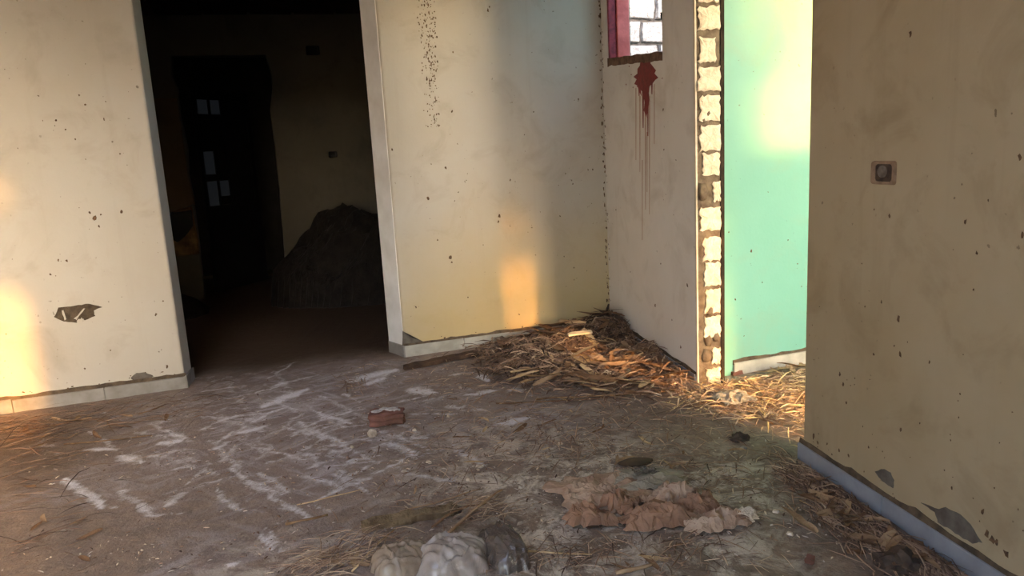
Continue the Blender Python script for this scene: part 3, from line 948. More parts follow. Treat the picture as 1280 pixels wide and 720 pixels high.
# dark door leaf with small panes, standing ajar behind the ragged opening
P0 = FWL(-3.15, 0, -.35)
DD = (FWL(-2.45, 0, -1.1) - P0).normalized()
DN = Vector((DD.y, -DD.x, 0))
def DF(a, z, n): return P0 + DD * a + DN * n + Vector((0, 0, z))
door = bpy.data.objects.new('door_1', None)
COL.objects.link(door)
struct(door, 'dark door leaf with small glazed panes ajar in the ragged doorway')
mb = MB()
for (a0, a1, z0, z1) in ((0, .06, 0, 2.3), (.4, .46, 0, 2.3), (.8, .86, 0, 2.3), (.06, .8, 0, 1.0), (.06, .8, 2.2, 2.3), (.06, .8, 1.28, 1.36), (.06, .8, 1.62, 1.72), (.06, .8, 1.98, 2.04), (.22, .25, 1.0, 2.2)):
    mb.slab(DF, a0, a1, z0, z1, -.02, .02)
dfr = mb.build('door_frame', M['door_dark'], door)
for (a0, a1, z0, z1, lit) in ((.06, .22, 2.04, 2.2, 1), (.25, .4, 2.04, 2.2, 1), (.06, .22, 1.36, 1.62, 1), (.25, .4, 1.36, 1.62, 0), (.06, .22, 1.0, 1.28, 1), (.25, .4, 1.1, 1.28, 1), (.06, .22, 1.72, 1.98, 0), (.25, .4, 1.72, 1.98, 0), (.46, .8, 1.0, 2.2, 0)):
    mb = MB(); mb.slab(DF, a0, a1, z0, z1, -.004, .004)
    mb.build('pane', M['pane'] if lit else M['door_dark'], dfr)

def heap(name, ctr, rx, ry, h, mat, label, cat, seed, nxy=34, rot=0, flat=.7):
    mb = MB()
    e = Vector(ctr)
    cr, sr = math.cos(rot), math.sin(rot)
    idx = {}
    for j in range(nxy + 1):
        for i in range(nxy + 1):
            a, b = i / nxy * 2 - 1, j / nxy * 2 - 1
            r = math.hypot(a, b)
            k = max(0, 1 - r ** 1.6)
            hh = h * k ** flat * (.75 + .5 * nz(a * 2.2 + seed, b * 2.2, seed)) + h * .18 * k * nz(a * 7, b * 7, seed) + h * .1 * k * abs(nz(a * 16, b * 16, seed))
            x, y = a * rx, b * ry
            idx[(i, j)] = len(mb.v)
            mb.v.append((x * cr - y * sr, x * sr + y * cr, max(-.02, hh) if k > 0 else -.02))
    for j in range(nxy):
        for i in range(nxy):
            mb.f.append((idx[(i, j)], idx[(i + 1, j)], idx[(i + 1, j + 1)], idx[(i, j + 1)]))
    o = mb.build(name, mat)
    o.location = e
    tag(o, label, cat)
    return o
heap('rubble_heap', FWL(-1.28, 0, .78), 1.28, .74, 1.1, M['rubble_dark'], 'big dark rubble heap against the smoke blackened wall', 'rubble', 3, rot=math.radians(18.5), flat=.36, nxy=48)
heap('rubble_heap', FWL(-3.9, 0, .8), .75, .6, .4, M['rubble_dark'], 'low dark rubble mound left of the ragged doorway', 'rubble', 12, rot=math.radians(18.5))

# ------------------------------------------------------------------ things on the floor
def place(name, me, mat, px, py, label, cat, rz=0, tilt=(0, 0), dz=0, group=None, scale=1, smooth=False):
    p = fp(px, py)
    o = link(name, me, mat, None, smooth)
    o.location = (p.x, p.y, hz(p.x, p.y) + dz)
    o.rotation_euler = (tilt[0], tilt[1], rz)
    o.scale = (scale,) * 3
    if label: tag(o, label, cat, group)
    return o
def rock(rx, ry, rz_, seed, sub=2, amp=.3, f=1.6, flat=.0):
    bm = bmesh.new()
    bmesh.ops.create_icosphere(bm, subdivisions=sub, radius=1)
    for v in bm.verts:
        n = v.co.copy()
        s = 1 + amp * nz(n.x * f + seed, n.y * f, n.z * f + seed)
        v.co = Vector((n.x * rx * s, n.y * ry * s, max(-rz_ * .55, n.z * rz_ * s)))
    me = bpy.data.meshes.new('rock'); bm.to_mesh(me); bm.free()
    return me
def board(l, wd, h, seed, n=8, rag=.15):
    rnd = random.Random(seed)
    mb = MB()
    ring = []
    for k in range(n + 1):
        x = -l / 2 + l * k / n
        a = wd / 2 * (1 + rnd.uniform(-rag, rag)) * (.7 if k in (0, n) else 1)
        b = -wd / 2 * (1 + rnd.uniform(-rag, rag)) * (.7 if k in (0, n) else 1)
        zz = rnd.uniform(-.1, .1) * h
        ring.append([(x, b, zz), (x, a, zz), (x, a, h + zz), (x, b, h + zz)])
    v = [p for r in ring for p in r]
    f = []
    for k in range(n):
        for i in range(4):
            j = (i + 1) % 4
            f.append((k * 4 + i, k * 4 + j, k * 4 + 4 + j, k * 4 + 4 + i))
    f += [(3, 2, 1, 0), (n * 4, n * 4 + 1, n * 4 + 2, n * 4 + 3)]
    mb.add(v, f)
    return mb.mesh('board')
def tube(pts, r0, r1, sides=6, seed=0, knob=.2):
    rnd = random.Random(seed)
    mb = MB()
    n = len(pts)
    P = [Vector(p) for p in pts]
    for k in range(n):
        t_ = (P[min(k + 1, n - 1)] - P[max(k - 1, 0)]).normalized()
        s = t_.cross(Vector((0, 0, 1)))
        s = s.normalized() if s.length > 1e-4 else Vector((1, 0, 0))
        u_ = s.cross(t_)
        r = (r0 + (r1 - r0) * k / (n - 1)) * (1 + rnd.uniform(-knob, knob))
        for i in range(sides):
            a = 2 * math.pi * i / sides
            mb.v.append(tuple(P[k] + (s * math.cos(a) + u_ * math.sin(a)) * r))
    for k in range(n - 1):
        for i in range(sides):
            j = (i + 1) % sides
            mb.f.append((k * sides + i, k * sides + j, (k + 1) * sides + j, (k + 1) * sides + i))
    mb.f += [tuple(range(sides))[::-1], tuple(range((n - 1) * sides, n * sides))]
    return mb.mesh('tube')
def stick(px0, px1, r, mat, name, label, seed, bend=.02, lift=.004, r1=None, cat='stick', z1=0.0):
    a, b = fp(*px0), fp(*px1)
    rnd = random.Random(seed)
    c = (a + b) / 2
    n = 9
    sd = (b - a).cross(Vector((0, 0, 1))).normalized()
    pts = []
    for k in range(n):
        s = k / (n - 1)
        p = a + (b - a) * s + sd * (bend * math.sin(s * 3.1) + rnd.uniform(-.2, .2) * bend)
        pts.append(Vector((p.x, p.y, hz(p.x, p.y) + r * .8 + lift * math.sin(s * 3.1) + z1 * s)) - c)
    o = link(name, tube(pts, r, r1 or r * .7, 6, seed), mat, None, True)
    o.location = c
    return tag(o, label, cat)

# brick fragment with dusty top
bf = empty('brick_fragment', fp(484, 529) + Vector((0, 0, hz(*fp(484, 529)[:2]))))
tag(bf, 'broken red brick with dusty white top on the floor', 'brick')
bf.rotation_euler = (0, 0, math.radians(9))
bm = bmesh.new()
bmesh.ops.create_cube(bm, size=1)
bmesh.ops.subdivide_edges(bm, edges=bm.edges, cuts=4, use_grid_fill=True)
for v in bm.verts:
    n = v.co.copy()
    v.co = Vector((n.x * .18, n.y * .1, n.z * .075 + .035)) + Vector((nz(n.x * 5, n.y * 5, n.z * 5), nz(n.y * 5, n.z * 5 + 3, 1), .7 * nz(n.x * 6, n.y * 6, n.z + 9))) * .024
me = bpy.data.meshes.new('brick_body'); bm.to_mesh(me); bm.free()
bb_ = link('brick_body', me, M['brick_red'], bf)
for i, (x, y, r) in enumerate(((-.05, .0, .034), (.03, .012, .04), (.06, -.02, .022), (-.01, .03, .026))):
    me = rock(r, r * .7, .006, i + 2, 2, .35, 2)
    o = link('dust_crust', me, M['dust_white'], bb_, True)
    o.location = (x, y, .076)
place('stone', rock(.026, .024, .026, 5), M['stone_small'], 465, 545, 'small pale stone in front of the broken brick', 'stone', dz=.012)

# lath lying along the skirting of the back wall
a_, b_ = fp(505, 463), fp(598, 446)
lath = link('wood_lath', board((b_ - a_).length, .045, .03, 4, 12, .25), M['wood_dark'])
lath.location = (a_ + b_) / 2 + Vector((0, 0, .012))
lath.rotation_euler = (.15, -.02, math.atan2((b_ - a_).y, (b_ - a_).x))
tag(lath, 'dark weathered wood lath lying along the skirting by the doorway', 'wood')

place('wood_chip', board(.17, .05, .014, 9, 6, .3), M['wood_pale'], 726, 442, 'bright pale wood piece on the straw heap', 'wood', math.radians(8), (.1, -.05), .065)
place('cardboard_piece', board(.2, .16, .006, 14, 6, .25), M['wood_tan'], 737, 458, 'flat tan cardboard piece below the pale wood piece', 'cardboard', math.radians(35), (.12, .05), .045)
place('leather_scrap', rock(.085, .042, .012, 6, 3, .12, 1.2), M['sole'], 795, 579, 'oval dark brown flat scrap behind the brown paper sack', 'scrap', math.radians(8), dz=.008, smooth=True)
place('dark_lump', rock(.045, .03, .03, 12, 3, .5, 2), M['dark_lump'], 924, 551, 'dark lump at the edge of the light patch near side doorway', 'rubble', dz=.01)
place('stone', rock(.016, .013, .01, 2), M['stone'], 929, 562, 'white pebble beside the dark lump near side doorway', 'stone', dz=.005)

def crumple(wd, ht, n, m, amp, seed, fold=3.0, curl=.0, rag=.1, base=.004):
    mb = MB()
    for j in range(m + 1):
        for i in range(n + 1):
            a, b = i / n - .5, j / m - .5
            ex = 1 + rag * nz(b * 7 + seed, seed, a * 3)
            ey = 1 + rag * nz(a * 7 + seed, seed + 4, b * 3)
            x, y = a * wd * ex, b * ht * ey
            f = fold
            asp = (wd / ht) ** .5
            r1 = 1 - abs(nz(a * f * asp + seed, b * f, seed)) * 2.2
            r2 = 1 - abs(nz(a * f * 2.3 * asp + seed * 2, b * f * 2.3, seed + 5)) * 2.2
            edge = max(0, 1 - (2 * max(abs(a), abs(b))) ** 4)
            z = amp * max(0, .55 * r1 + .3 * r2 + .25 * nz(a * 3, b * 3, seed)) * (.25 + .75 * edge) + curl * (a * a + b * b)
            rj = random.Random(i * 131 + j * 17 + int(seed * 7))
            x += .25 * amp * nz(a * 6, b * 6, seed + 2) + rj.uniform(-.2, .2) * wd / n
            y += .25 * amp * nz(a * 6, b * 6, seed + 8) + rj.uniform(-.3, .3) * ht / m
            z *= rj.uniform(.9, 1.1)
            mb.v.append((x, y, base + z))
    for j in range(m):
        for i in range(n):
            k = j * (n + 1) + i
            if (i * 7 + j * 3 + int(seed)) % 2:
                mb.f += [(k, k + 1, k + n + 2), (k, k + n + 2, k + n + 1)]
            else:
                mb.f += [(k, k + 1, k + n + 1), (k + 1, k + n + 2, k + n + 1)]
    me = bpy.data.meshes.new('crumple')
    me.from_pydata(mb.v, [], mb.f)
    return me
def sheet(name, wd, ht, amp, seed, mat, px, py, label, cat, rz=0, parent=None, fold=3., res=26, dz=0, rag=.12, tilt=(0, 0)):
    me = crumple(wd, ht, int(res * wd / max(wd, ht)) + 4, int(res * ht / max(wd, ht)) + 4, amp, seed, fold, rag=rag)
    o = place(name, me, mat, px, py, None, None, rz, tilt, dz)
    so_ = o.modifiers.new('thick', 'SOLIDIFY'); so_.thickness = .002
    if parent is not None:
        w_ = o.location.copy()
        o.parent = parent
        o.location = w_ - parent.location
    else:
        tag(o, label, cat)
    return o
# brown torn sack: several folded sheets
sk0 = empty('paper_sack', fp(815, 640) + Vector((0, 0, hz(*fp(815, 640)[:2]))))
tag(sk0, 'crumpled torn brown paper sack with grey liner on the floor', 'sack')
sheet('sack_sheet', .36, .34, .05, 11, M['sack_pale'], 752, 618, '', '', .3, sk0, 2.2, rag=.25)
sheet('sack_fold', .2, .13, .095, 23, M['sack'], 738, 652, '', '', -.12, sk0, 1.1, rag=.25)
sheet('sack_fold', .13, .14, .09, 27, M['sack'], 776, 634, '', '', .9, sk0, 1.3, rag=.3)
sheet('sack_fold', .28, .12, .095, 31, M['sack'], 822, 656, '', '', .06, sk0, 1.0, rag=.22)
sheet('sack_fold', .2, .15, .1, 37, M['sack_pale'], 842, 630, '', '', .5, sk0, 1.3, rag=.25)
sheet('sack_fold', .18, .1, .09, 41, M['sack'], 872, 640, '', '', .4, sk0, 1.2, rag=.3)
sheet('sack_fold', .24, .13, .07, 43, M['sack_pale'], 893, 656, '', '', .25, sk0, 2.0, rag=.25)
o = sheet('grey_liner', .3, .2, .03, 53, M['sack_grey'], 812, 606, '', '', -.1, sk0, 1.6, rag=.22, dz=.02); o['label'] = 'grey inner liner'
o = sheet('liner_scrap', .1, .06, .025, 57, M['bag_dark'], 806, 602, '', '', .1, sk0, 1.6, rag=.22, dz=.045)
o = sheet('pale_corner', .09, .08, .05, 59, M['paper'], 930, 650, '', '', .8, sk0, 1.4)

# plastic bags
def bagmesh(rx, ry, rz_, seed, n=44):
    rnd = random.Random(seed)
    cr = []
    for k in range(9):
        a = rnd.uniform(0, math.pi)
        cr.append((math.cos(a), math.sin(a), rnd.uniform(-.8, .8), rnd.uniform(.05, .12), rnd.uniform(.08, .22)))
    mb = MB()
    for j in range(n + 1):
        for i in range(n + 1):
            a, b = i / n * 2 - 1, j / n * 2 - 1
            r = (abs(a) ** 3.2 + abs(b) ** 3.2) ** (1 / 3.2)
            k = max(0, 1 - r ** 3.4)
            z = k ** .62
            for (cx, cy, o_, w_, am) in cr:
                q = abs(a * cx + b * cy - o_ + .12 * nz(a * 2, b * 2, seed)) / w_
                z += am * (max(0, 1 - q) - .35 * max(0, 1 - q / 3)) * k ** .5
            z += .1 * nz(a * 3, b * 3, seed) * k
            ed = 1 + .12 * nz(a * 3, b * 3, seed + 3)
            mb.v.append((a * rx * ed * 1.06, b * ry * ed * 1.06, max(-.006, z * rz_)))
    for j in range(n):
        for i in range(n):
            k = j * (n + 1) + i
            mb.f.append((k, k + 1, k + n + 2, k + n + 1))
    me = bpy.data.meshes.new('bag')
    me.from_pydata(mb.v, [], mb.f)
    return me
place('plastic_bag', bagmesh(.12, .1, .09, 3), M['bag'], 567, 704, 'whitish translucent plastic bag bulging on the floor', 'plastic bag', .1, smooth=True)
place('plastic_bag', bagmesh(.105, .09, .065, 8), M['bag_tan'], 503, 705, 'dusty tan crumpled plastic bag beside the whitish bag', 'plastic bag', .5, smooth=True)
place('plastic_bag', bagmesh(.075, .13, .085, 14), M['bag_dark'], 630, 692, 'dark grey crumpled plastic bag beside the whitish bag', 'plastic bag', .35, smooth=True)
# bark strip and knot behind the bags
a_, b_ = fp(452, 664), fp(572, 640)
bk = link('bark_strip', board((b_ - a_).length, .05, .03, 33, 16, .4), M['bark'])
bk.location = (a_ + b_) / 2 + Vector((0, 0, .004)); bk.rotation_euler = (.2, 0, math.atan2((b_ - a_).y, (b_ - a_).x))
tag(bk, 'long grey bark strip lying behind the plastic bags', 'bark')
place('wood_knot', rock(.018, .016, .016, 4, 2, .3), M['dark_lump'], 574, 640, 'small dark knot at the end of the bark strip', 'wood', dz=.008)

sheet('crumpled_paper', .19, .16, .06, 71, M['sack_grey'], 917, 508, 'crumpled pale paper on straw in the side doorway', 'paper', .4, None, 1.8, 18, dz=.035)
place('dark_root_tangle', rock(.07, .06, .05, 17, 3, .6, 2.4), M['dark_lump'], 1124, 710, 'dark tangled root lump by the bluish skirting', 'root', dz=.01)
place('paper_chip', board(.05, .04, .004, 41, 4, .3), M['wood_tan'], 1086, 678, 'small tan paper chip by the bluish skirting', 'paper', .3, (.2, .1), .006)
place('paper_chip', board(.05, .035, .004, 47, 4, .3), M['brick_red'], 1012, 701, 'small reddish heart-shaped chip on bare dirt', 'paper', 1.0, (.15, -.1), .006)
place('paper_chip', board(.06, .025, .004, 49, 4, .3), M['husk_brown'], 1070, 692, 'thin brown chip beside the tan paper chip', 'paper', -.2, (.1, 0), .005)

stick((371, 632), (450, 613), .003, M['husk_pale'], 'stalk', 'thin pale stalk on the dark floor', 1, .012)
stick((357, 656), (410, 645), .0055, M['twig'], 'twig', 'short dark twig on the floor below the thin pale stalk', 2, .01)
stick((866, 492), (905, 512), .006, M['husk'], 'stalk', 'bent tan stalk at the foot of the broken wall end', 3, -.03, .02)
stick((925, 508), (968, 530), .005, M['twig'], 'vine', 'curved dry vine beside the crumpled pale paper', 4, .05, .02)
stick((1000, 626), (1060, 655), .003, M['husk_pale'], 'stalk', 'thin pale stalk lying towards the bluish skirting', 5, .01)
stick((1150, 718), (1190, 703), .005, M['husk_brown'], 'stalk', 'brown stalk beside the dark tangled root', 6, .01)
stick((500, 640), (600, 612), .003, M['husk'], 'stalk', 'thin tan stalk behind the bark strip', 9, .015)
stick((560, 668), (628, 622), .006, M['husk'], 'stalk', 'thick tan stalk leaning over the dark grey bag', 10, .02, .03, z1=.03)
stick((540, 660), (618, 630), .005, M['husk_brown'], 'stalk', 'brown stalk under the thick tan stalk', 11, -.02, .02)
stick((440, 716), (492, 664), .004, M['husk_pale'], 'stalk', 'pale stalk lying across the tan plastic bag', 12, .01, .02)
stick((655, 690), (740, 694), .004, M['husk_pale'], 'stalk', 'pinkish pale stalk in front of the brown sack', 13, .008)
stick((770, 718), (815, 707), .008, M['husk'], 'stalk', 'broad tan stalk in front of the brown sack', 14, .006)
stick((670, 500), (860, 489), .006, M['twig'], 'stalk', 'long grey stalk lying below the straw heap', 15, .03, .008)
stick((80, 462 + 94), (190, 545), .004, M['twig'], 'stalk', 'long brown stalk on the floor left of the white smears', 16, .02)
stick((620, 505), (760, 498), .005, M['husk_brown'], 'stalk', 'brown stalk parallel to the long grey stalk', 18, .03)
stick((758, 412), (762, 422), .012, M['husk_dark'], 'stalk', 'dark stub standing in the corner heap', 19, .0, .05, z1=.12)

# white plaster flakes and smears on the floor
def flat_blob(l, wd, h, seed, n=18):
    rnd = random.Random(seed)
    pts = []
    for k in range(n):
        a = 2 * math.pi * k / n
        r = 1 + rnd.uniform(-.4, .25)
        pts.append((math.cos(a) * l / 2 * r, math.sin(a) * wd / 2 * r))
    mb = MB()
    v = [(p[0], p[1], -.004) for p in pts] + [(p[0] * .7, p[1] * .7, h) for p in pts] + [(0, 0, h * 1.1)]
    mb.add(v, [(i, (i + 1) % n, n + (i + 1) % n, n + i) for i in range(n)] + [(n + i, n + (i + 1) % n, 2 * n) for i in range(n)])
    return mb.mesh('flake')
# ------------------------------------------------------------------ straw and dry leaves
def straw_mesh(regs, seed, cols, lmin, lmax, wmin, wmax, lift=.015, pile=0.0, align=None):
    rnd = random.Random(seed)
    mb = MB()
    for (cx, cy, sx, sy, n) in regs:
        for k in range(n):
            px, py = rnd.gauss(cx, sx), rnd.gauss(cy, sy)
            if py < 380: continue
            p = fp(px, py)
            # stay inside the room or doorway
            q_ = p - C0
            if q_.dot(NB) < .03: continue
            inr = q_.dot(NR)
            if seed == 4 and inr < .05: continue
            if seed in (1, 2, 7, 8) and inr < .03: continue
            if seed == 3 and q_.dot(E_) < VP_ + .08: continue
            v_ = q_.dot(E_)
            if inr < .02:
                if inr > -.2 and not (VP_ + .03 < v_ < VN - .03): continue
                if v_ < GN + .06 or v_ > 3.2: continue
                if (p - G0).dot(NB) < .03: continue
            l = rnd.uniform(lmin, lmax) * rnd.choice((.5, .8, 1, 1, 1.3))
            wd = rnd.uniform(wmin, wmax)
            a = rnd.uniform(0, math.pi * 2) if align is None else rnd.gauss(align, .5)
            dx = Vector((math.cos(a), math.sin(a), 0))
            sd = Vector((-dx.y, dx.x, 0))
            z0 = rnd.uniform(.001, lift) + (rnd.random() ** 2) * pile
            tilt = rnd.gauss(0, .12)
            bend = rnd.uniform(-.25, .25) * l
            arch = rnd.uniform(0, .12) * l
            ring = []
            col = rnd.choice(cols)
            g = rnd.uniform(.7, 1.2)
            tint = (col[0] * g, col[1] * g, col[2] * g, 1)
            ok = True
            for s in range(4):
                t_ = s / 3 - .5
                c = p + dx * (t_ * l) + sd * (bend * (.25 - t_ * t_))
                qq = c - C0
                if qq.dot(NB) < .004 or (-.17 < qq.dot(NR) < .004 and not (VP_ + .01 < qq.dot(E_) < VN - .01)):
                    ok = False; break
                c.z = hz(c.x, c.y) + max(.001, z0 + tilt * t_ * l + arch * (.25 - t_ * t_) * 4)
                w_ = wd * (1 - .6 * abs(t_ * 2) ** 3) / 2
                ring += [c + sd * w_, c - sd * w_ + Vector((0, 0, w_ * .3)), c + Vector((0, 0, w_ * .9))]
            if not ok: continue
            fs = []
            for s in range(3):
                for i in range(3):
                    j = (i + 1) % 3
                    fs.append((s * 3 + i, s * 3 + j, s * 3 + 3 + j, s * 3 + 3 + i))
            fs += [(2, 1, 0), (9, 10, 11)]
            mb.add(ring, fs, tint)
    me = bpy.data.meshes.new('straw')
    me.from_pydata(mb.v, [], mb.f)
    at = me.color_attributes.new('tint', 'FLOAT_COLOR', 'POINT')
    at.data.foreach_set('color', [c for t4 in mb.t for c in t4])
    return me
TAN = [lin(184, 158, 134), lin(166, 140, 118), lin(150, 124, 104), lin(206, 184, 158), lin(132, 108, 92)]
BRN = [lin(126, 102, 88), lin(108, 86, 75), lin(144, 118, 101), lin(92, 74, 65), lin(164, 138, 118)]
DRK = [lin(88, 72, 62), lin(70, 58, 52), lin(108, 86, 68), lin(60, 50, 46), lin(130, 102, 78)]
def stuff(name, me, label, cat):
    if cat is None:                      # thin scatter belongs to the dirt floor
        o = link(name, me, M['straw'], floor)
        o['kind'] = 'stuff'
        o['label'] = label
        return o
    o = link(name, me, M['straw'])
    o['kind'] = 'stuff'
    return tag(o, label, cat)
stuff('straw_litter', straw_mesh([(700, 445, 40, 18, 1100), (745, 440, 40, 16, 1000), (800, 455, 34, 18, 1100), (840, 470, 26, 14, 700), (650, 448, 26, 12, 500), (770, 470, 70, 16, 600)], 1, BRN + TAN + BRN, .05, .16, .003, .014, .03, .04),
      'tan straw heap piled along the foot of the broken pier wall', 'straw')
stuff('straw_litter', straw_mesh([(782, 415, 20, 10, 1100), (805, 425, 20, 10, 900), (670, 432, 30, 8, 700), (640, 452, 22, 10, 500), (745, 420, 30, 10, 500)], 2, DRK + BRN, .05, .17, .004, .016, .03, .045),
      'dark dry leaf litter packed into the room corner', 'leaf litter')
stuff('straw_litter', straw_mesh([(950, 485, 45, 16, 1900), (985, 470, 30, 10, 900), (905, 500, 30, 14, 600), (985, 515, 25, 14, 400), (930, 466, 30, 8, 500)], 3, TAN + [lin(224, 198, 150)], .05, .18, .003, .010, .02, .03),
      'bright tan straw spread in the side doorway under mint wall', 'straw')
stuff('straw_litter', straw_mesh([(1030, 605, 22, 12, 400), (1062, 635, 26, 14, 550), (1095, 660, 26, 14, 550), (1135, 692, 26, 12, 400), (1175, 716, 20, 8, 220), (1000, 590, 16, 12, 220)], 4, BRN + DRK[2:3] + TAN[:2], .04, .15, .002, .008, .012, .008, 1.7),
      'brown straw drifted along the bluish skirting', 'straw')
stuff('straw_litter', straw_mesh([(40, 540, 40, 10, 130), (60, 560, 50, 16, 70), (200, 512, 60, 8, 90), (110, 525, 50, 7, 110), (250, 470, 25, 8, 160), (30, 600, 30, 40, 40), (60, 650, 40, 40, 40)], 5, BRN + DRK, .06, .26, .002, .008, .01, .006, .35),
      'brown straw strewn at the foot of the left cream wall', 'straw')
stuff('straw_litter', straw_mesh([(425, 702, 24, 10, 150), (470, 676, 22, 8, 70), (600, 638, 22, 8, 130), (385, 712, 20, 8, 40)], 6, TAN, .05, .15, .002, .006, .02, .02, .5),
      'reddish tan straw tuft around the plastic bags', 'straw')
stuff('straw_litter', straw_mesh([(700, 540, 90, 22, 260), (620, 540, 60, 25, 110), (850, 560, 70, 26, 130), (560, 570, 60, 30, 70), (860, 590, 60, 16, 150), (720, 560, 40, 14, 180), (820, 690, 80, 16, 180), (690, 700, 50, 12, 120), (960, 590, 40, 30, 110), (760, 520, 120, 14, 300), (520, 600, 50, 30, 90), (420, 450, 60, 10, 140), (440, 480, 12, 6, 90), (600, 480, 50, 14, 220), (930, 540, 40, 14, 110), (1000, 560, 24, 20, 200)], 7, BRN + TAN, .03, .14, .0015, .006, .008, .004),
      'thin straw scattered over the bare middle of the floor', None)
stuff('crumb_litter', straw_mesh([(660, 560, 220, 60, 1300), (300, 560, 160, 60, 350), (780, 640, 180, 40, 700), (240, 690, 160, 20, 160), (700, 470, 120, 30, 500)], 8, BRN + [lin(206, 190, 168), lin(190, 180, 172)] * 2, .008, .025, .003, .009, .004, 0),
      'fine crumbs and chips strewn over the dirt floor', None)

# single dry leaf strips
def husk_mesh(l, wd, seed):
    rnd = random.Random(seed)
    n = 7
    mb = MB()
    c1, c2, tw = rnd.uniform(-1, 1) * .25, rnd.uniform(.1, .5), rnd.uniform(-.8, .8)
    for k in range(n + 1):
        s = k / n
        w_ = wd / 2 * math.sin(math.pi * (.08 + .9 * s)) ** .6 * (1 + rnd.uniform(-.12, .12))
        x = (s - .5) * l
        y = c1 * l * (.25 - (s - .5) ** 2) * 2
        z = .008 + .1 * l * abs(math.sin(s * 3 + c2 * 4)) * c2
        a = tw * (s - .5)
        for t_ in (-1, 0, 1):
            mb.v.append((x, y + t_ * w_ * math.cos(a), max(.001, z + t_ * w_ * math.sin(a) + abs(t_) * w_ * c2)))
    for k in range(n):
        for i in range(2):
            p = k * 3 + i
            mb.f.append((p, p + 1, p + 4, p + 3))
    me = bpy.data.meshes.new('husk')
    me.from_pydata(mb.v, [], mb.f)
    return me
HT_ = {}
for mname in ('husk', 'husk_brown', 'husk_dark', 'husk_pale'):
    HT_[mname] = []
    for k in range(5):
        me = husk_mesh(.15 + .03 * k, .028 + .006 * k, k * 7 + len(mname))
        me.materials.append(M[mname])
        me.polygons.foreach_set('use_smooth', [True] * len(me.polygons))
        HT_[mname].append(me)
def husks(regs, seed, mats, label, group, s0=.7, s1=1.2, dz=.0, pile=0):
    rnd = random.Random(seed)
    for (cx, cy, sx, sy, n) in regs:
        c_ = 0
        tries = 0
        while c_ < n and tries < n * 12:
            tries += 1
            px, py = rnd.gauss(cx, sx), rnd.gauss(cy, sy)
            if py < 395: continue
            p = fp(px, py)
            q_ = p - C0
            if q_.dot(NB) < .12: continue
            inr, v_ = q_.dot(NR), q_.dot(E_)
            if inr < .12 and inr > -.3 and not (VP_ + .12 < v_ < VN - .12): continue
            if inr <= -.3 and ((p - G0).dot(NB) < .12): continue
            if inr <= -.3 and v_ > 3.2: continue
            mt_ = rnd.choice(mats)
            o = link('dry_leaf', rnd.choice(HT_[mt_]), None)
            o.location = (p.x, p.y, hz(p.x, p.y) + dz + rnd.random() * pile)
            o.rotation_euler = (rnd.gauss(0, .2), rnd.gauss(0, .12), rnd.uniform(0, 6.28))
            s = rnd.uniform(s0, s1)
            o.scale = (s, s, s)
            cw = {'husk': 'tan', 'husk_brown': 'brown', 'husk_dark': 'dark', 'husk_pale': 'pale'}[mt_]
            tag(o, label.replace('@', cw), 'dry leaf', cw + ' ' + group)
            c_ += 1
husks([(700, 446, 36, 16, 36), (760, 450, 40, 16, 36), (820, 462, 28, 14, 28), (730, 485, 50, 10, 20)], 1, ('husk', 'husk_brown', 'husk_brown', 'husk_brown', 'husk_pale'), 'curled @ leaf strip on the straw heap by the pier wall', 'leaf strips on the straw heap', .8, 1.35, .014, .04)
husks([(785, 415, 18, 9, 26), (806, 428, 14, 8, 14), (670, 436, 26, 7, 14), (745, 422, 20, 8, 10)], 2, ('husk_dark', 'husk_brown', 'husk_dark'), 'curled @ leaf in the litter packed into the room corner', 'leaves in the corner', .8, 1.4, .015, .05)
husks([(945, 485, 34, 14, 30), (985, 470, 18, 8, 12)], 3, ('husk', 'husk_pale', 'husk'), '@ dry leaf strip among straw in the side doorway', 'leaf strips in the side doorway', .6, 1.0, .008, .02)
husks([(1060, 615, 24, 14, 12), (1110, 660, 26, 12, 14), (1160, 695, 22, 8, 8)], 4, ('husk_brown', 'husk', 'husk_brown'), '@ leaf strip drifted against the bluish skirting', 'leaf strips along the bluish skirting', .5, .9, .006, .015)
husks([(720, 560, 60, 20, 10), (860, 575, 50, 16, 10), (640, 520, 60, 16, 8), (560, 560, 50, 25, 6), (830, 700, 60, 10, 6)], 5, ('husk', 'husk_pale', 'husk_brown'), 'small @ dry leaf lying alone on the bare dirt floor', 'single leaves on the dirt floor', .25, .5, .003)
husks([(60, 545, 36, 10, 9), (150, 525, 50, 6, 7), (60, 660, 36, 30, 6)], 6, ('husk_brown', 'husk'), '@ leaf strip at the foot of the left cream wall', 'leaf strips by the left cream wall', .4, .8, .004)
husks([(430, 702, 26, 10, 7)], 7, ('husk', 'husk_pale'), '@ leaf strip beside the dusty tan plastic bag', 'leaf strips beside the tan bag', .4, .8, .008)
rnd = random.Random(5)
for k, (px, py) in enumerate(((536, 578), (600, 583), (672, 545), (700, 555), (650, 610), (632, 600), (518, 538), (588, 545), (505, 590), (745, 600), (880, 600), (945, 615), (970, 640), (910, 590), (650, 655), (585, 600), (440, 560), (1050, 670), (988, 668), (860, 700), (905, 690), (560, 520), (660, 475), (575, 485))):
    place('plaster_flake', flat_blob(.04 * rnd.uniform(.5, 1.1), .024 * rnd.uniform(.6, 1.2), .006, k + 5, 9), M['stone_small'] if k % 3 else M['paper'], px, py, 'small pale plaster flake lying on the dirt floor', 'plaster flake', rnd.uniform(0, 3), dz=.003, group='plaster flakes on the dirt floor')

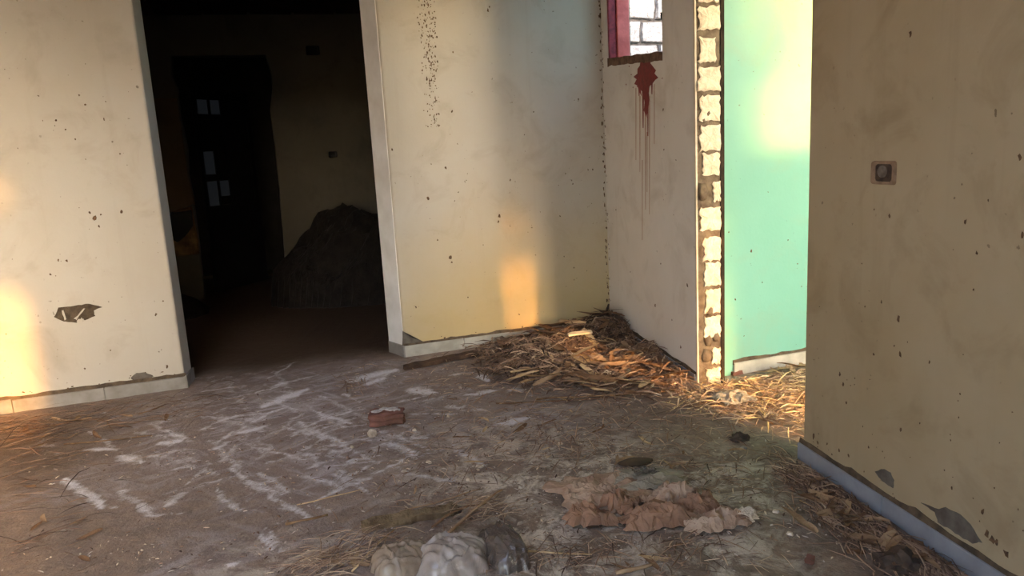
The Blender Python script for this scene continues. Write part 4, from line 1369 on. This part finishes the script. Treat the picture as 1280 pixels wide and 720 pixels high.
# ------------------------------------------------------------------ added leaf screens, out of view, shaped to filter the low sun
def foliage_screen(name, label, v, boxes, seed):
    """upright screen of leaves outside, boxes: (u0, u1, z0, z1, leaves per square metre)"""
    rnd = random.Random(seed)
    root = empty(name, C0 + E_ * v + D * boxes[0][0])
    tag(root, label, 'shrub')
    org = root.location
    mb = MB()
    for (u0, u1, z0, z1, dens) in boxes:
        for k in range(int((u1 - u0) * (z1 - z0) * dens)):
            p = C0 + E_ * (v + rnd.uniform(-.35, .35)) + D * rnd.uniform(u0, u1) + Vector((0, 0, rnd.uniform(z0, z1))) - org
            a = Vector((rnd.gauss(0, 1), rnd.gauss(0, 1), rnd.gauss(0, 1))).normalized()
            b = a.orthogonal().normalized()
            s = rnd.uniform(.035, .055)
            mb.add([p - a * s, p + b * s * .5, p + a * s, p - b * s * .5], [(0, 1, 2), (0, 2, 3)])
    me = bpy.data.meshes.new('foliage')
    me.from_pydata(mb.v, [], mb.f)
    o = link('foliage', me, M['leaf'], root)
    o['kind'] = 'stuff'
    mb = MB()
    u0, u1 = boxes[0][0], boxes[0][1]
    pts = [(0.0, 0.0, -.1)]
    tr = link('stem', tube([Vector((0, 0, -.1)) + D * ((u1 - u0) / 2), D * ((u1 - u0) / 2 + .1) + Vector((0, 0, 1)), D * ((u1 - u0) / 2) + Vector((0, 0, 2.2))], .09, .04, 8), M['trunk'], root)
    return root
foliage_screen('hedge', 'leafy hedge outside the wide rear opening', 9.5,
               [(-4.6, -.6, .3, 3.3, 1700), (-.6, -.1, .3, 2.05, 1500)], 5)
foliage_screen('hedge', 'leafy hedge outside the mint green room', 8.5,
               [(1.6, 3.3, -.05, 1.8, 650), (1.6, 3.3, 1.8, 2.25, 1250), (1.6, 3.3, 2.25, 2.55, 1500), (1.6, 3.3, 2.55, 2.9, 2600), (2.85, 3.2, 2.8, 4.3, 1500), (3.2, 3.34, 3.3, 4.3, 1300), (3.3, 3.42, 3.38, 3.6, 1300), (3.3, 3.7, 2.8, 2.95, 900)], 2)
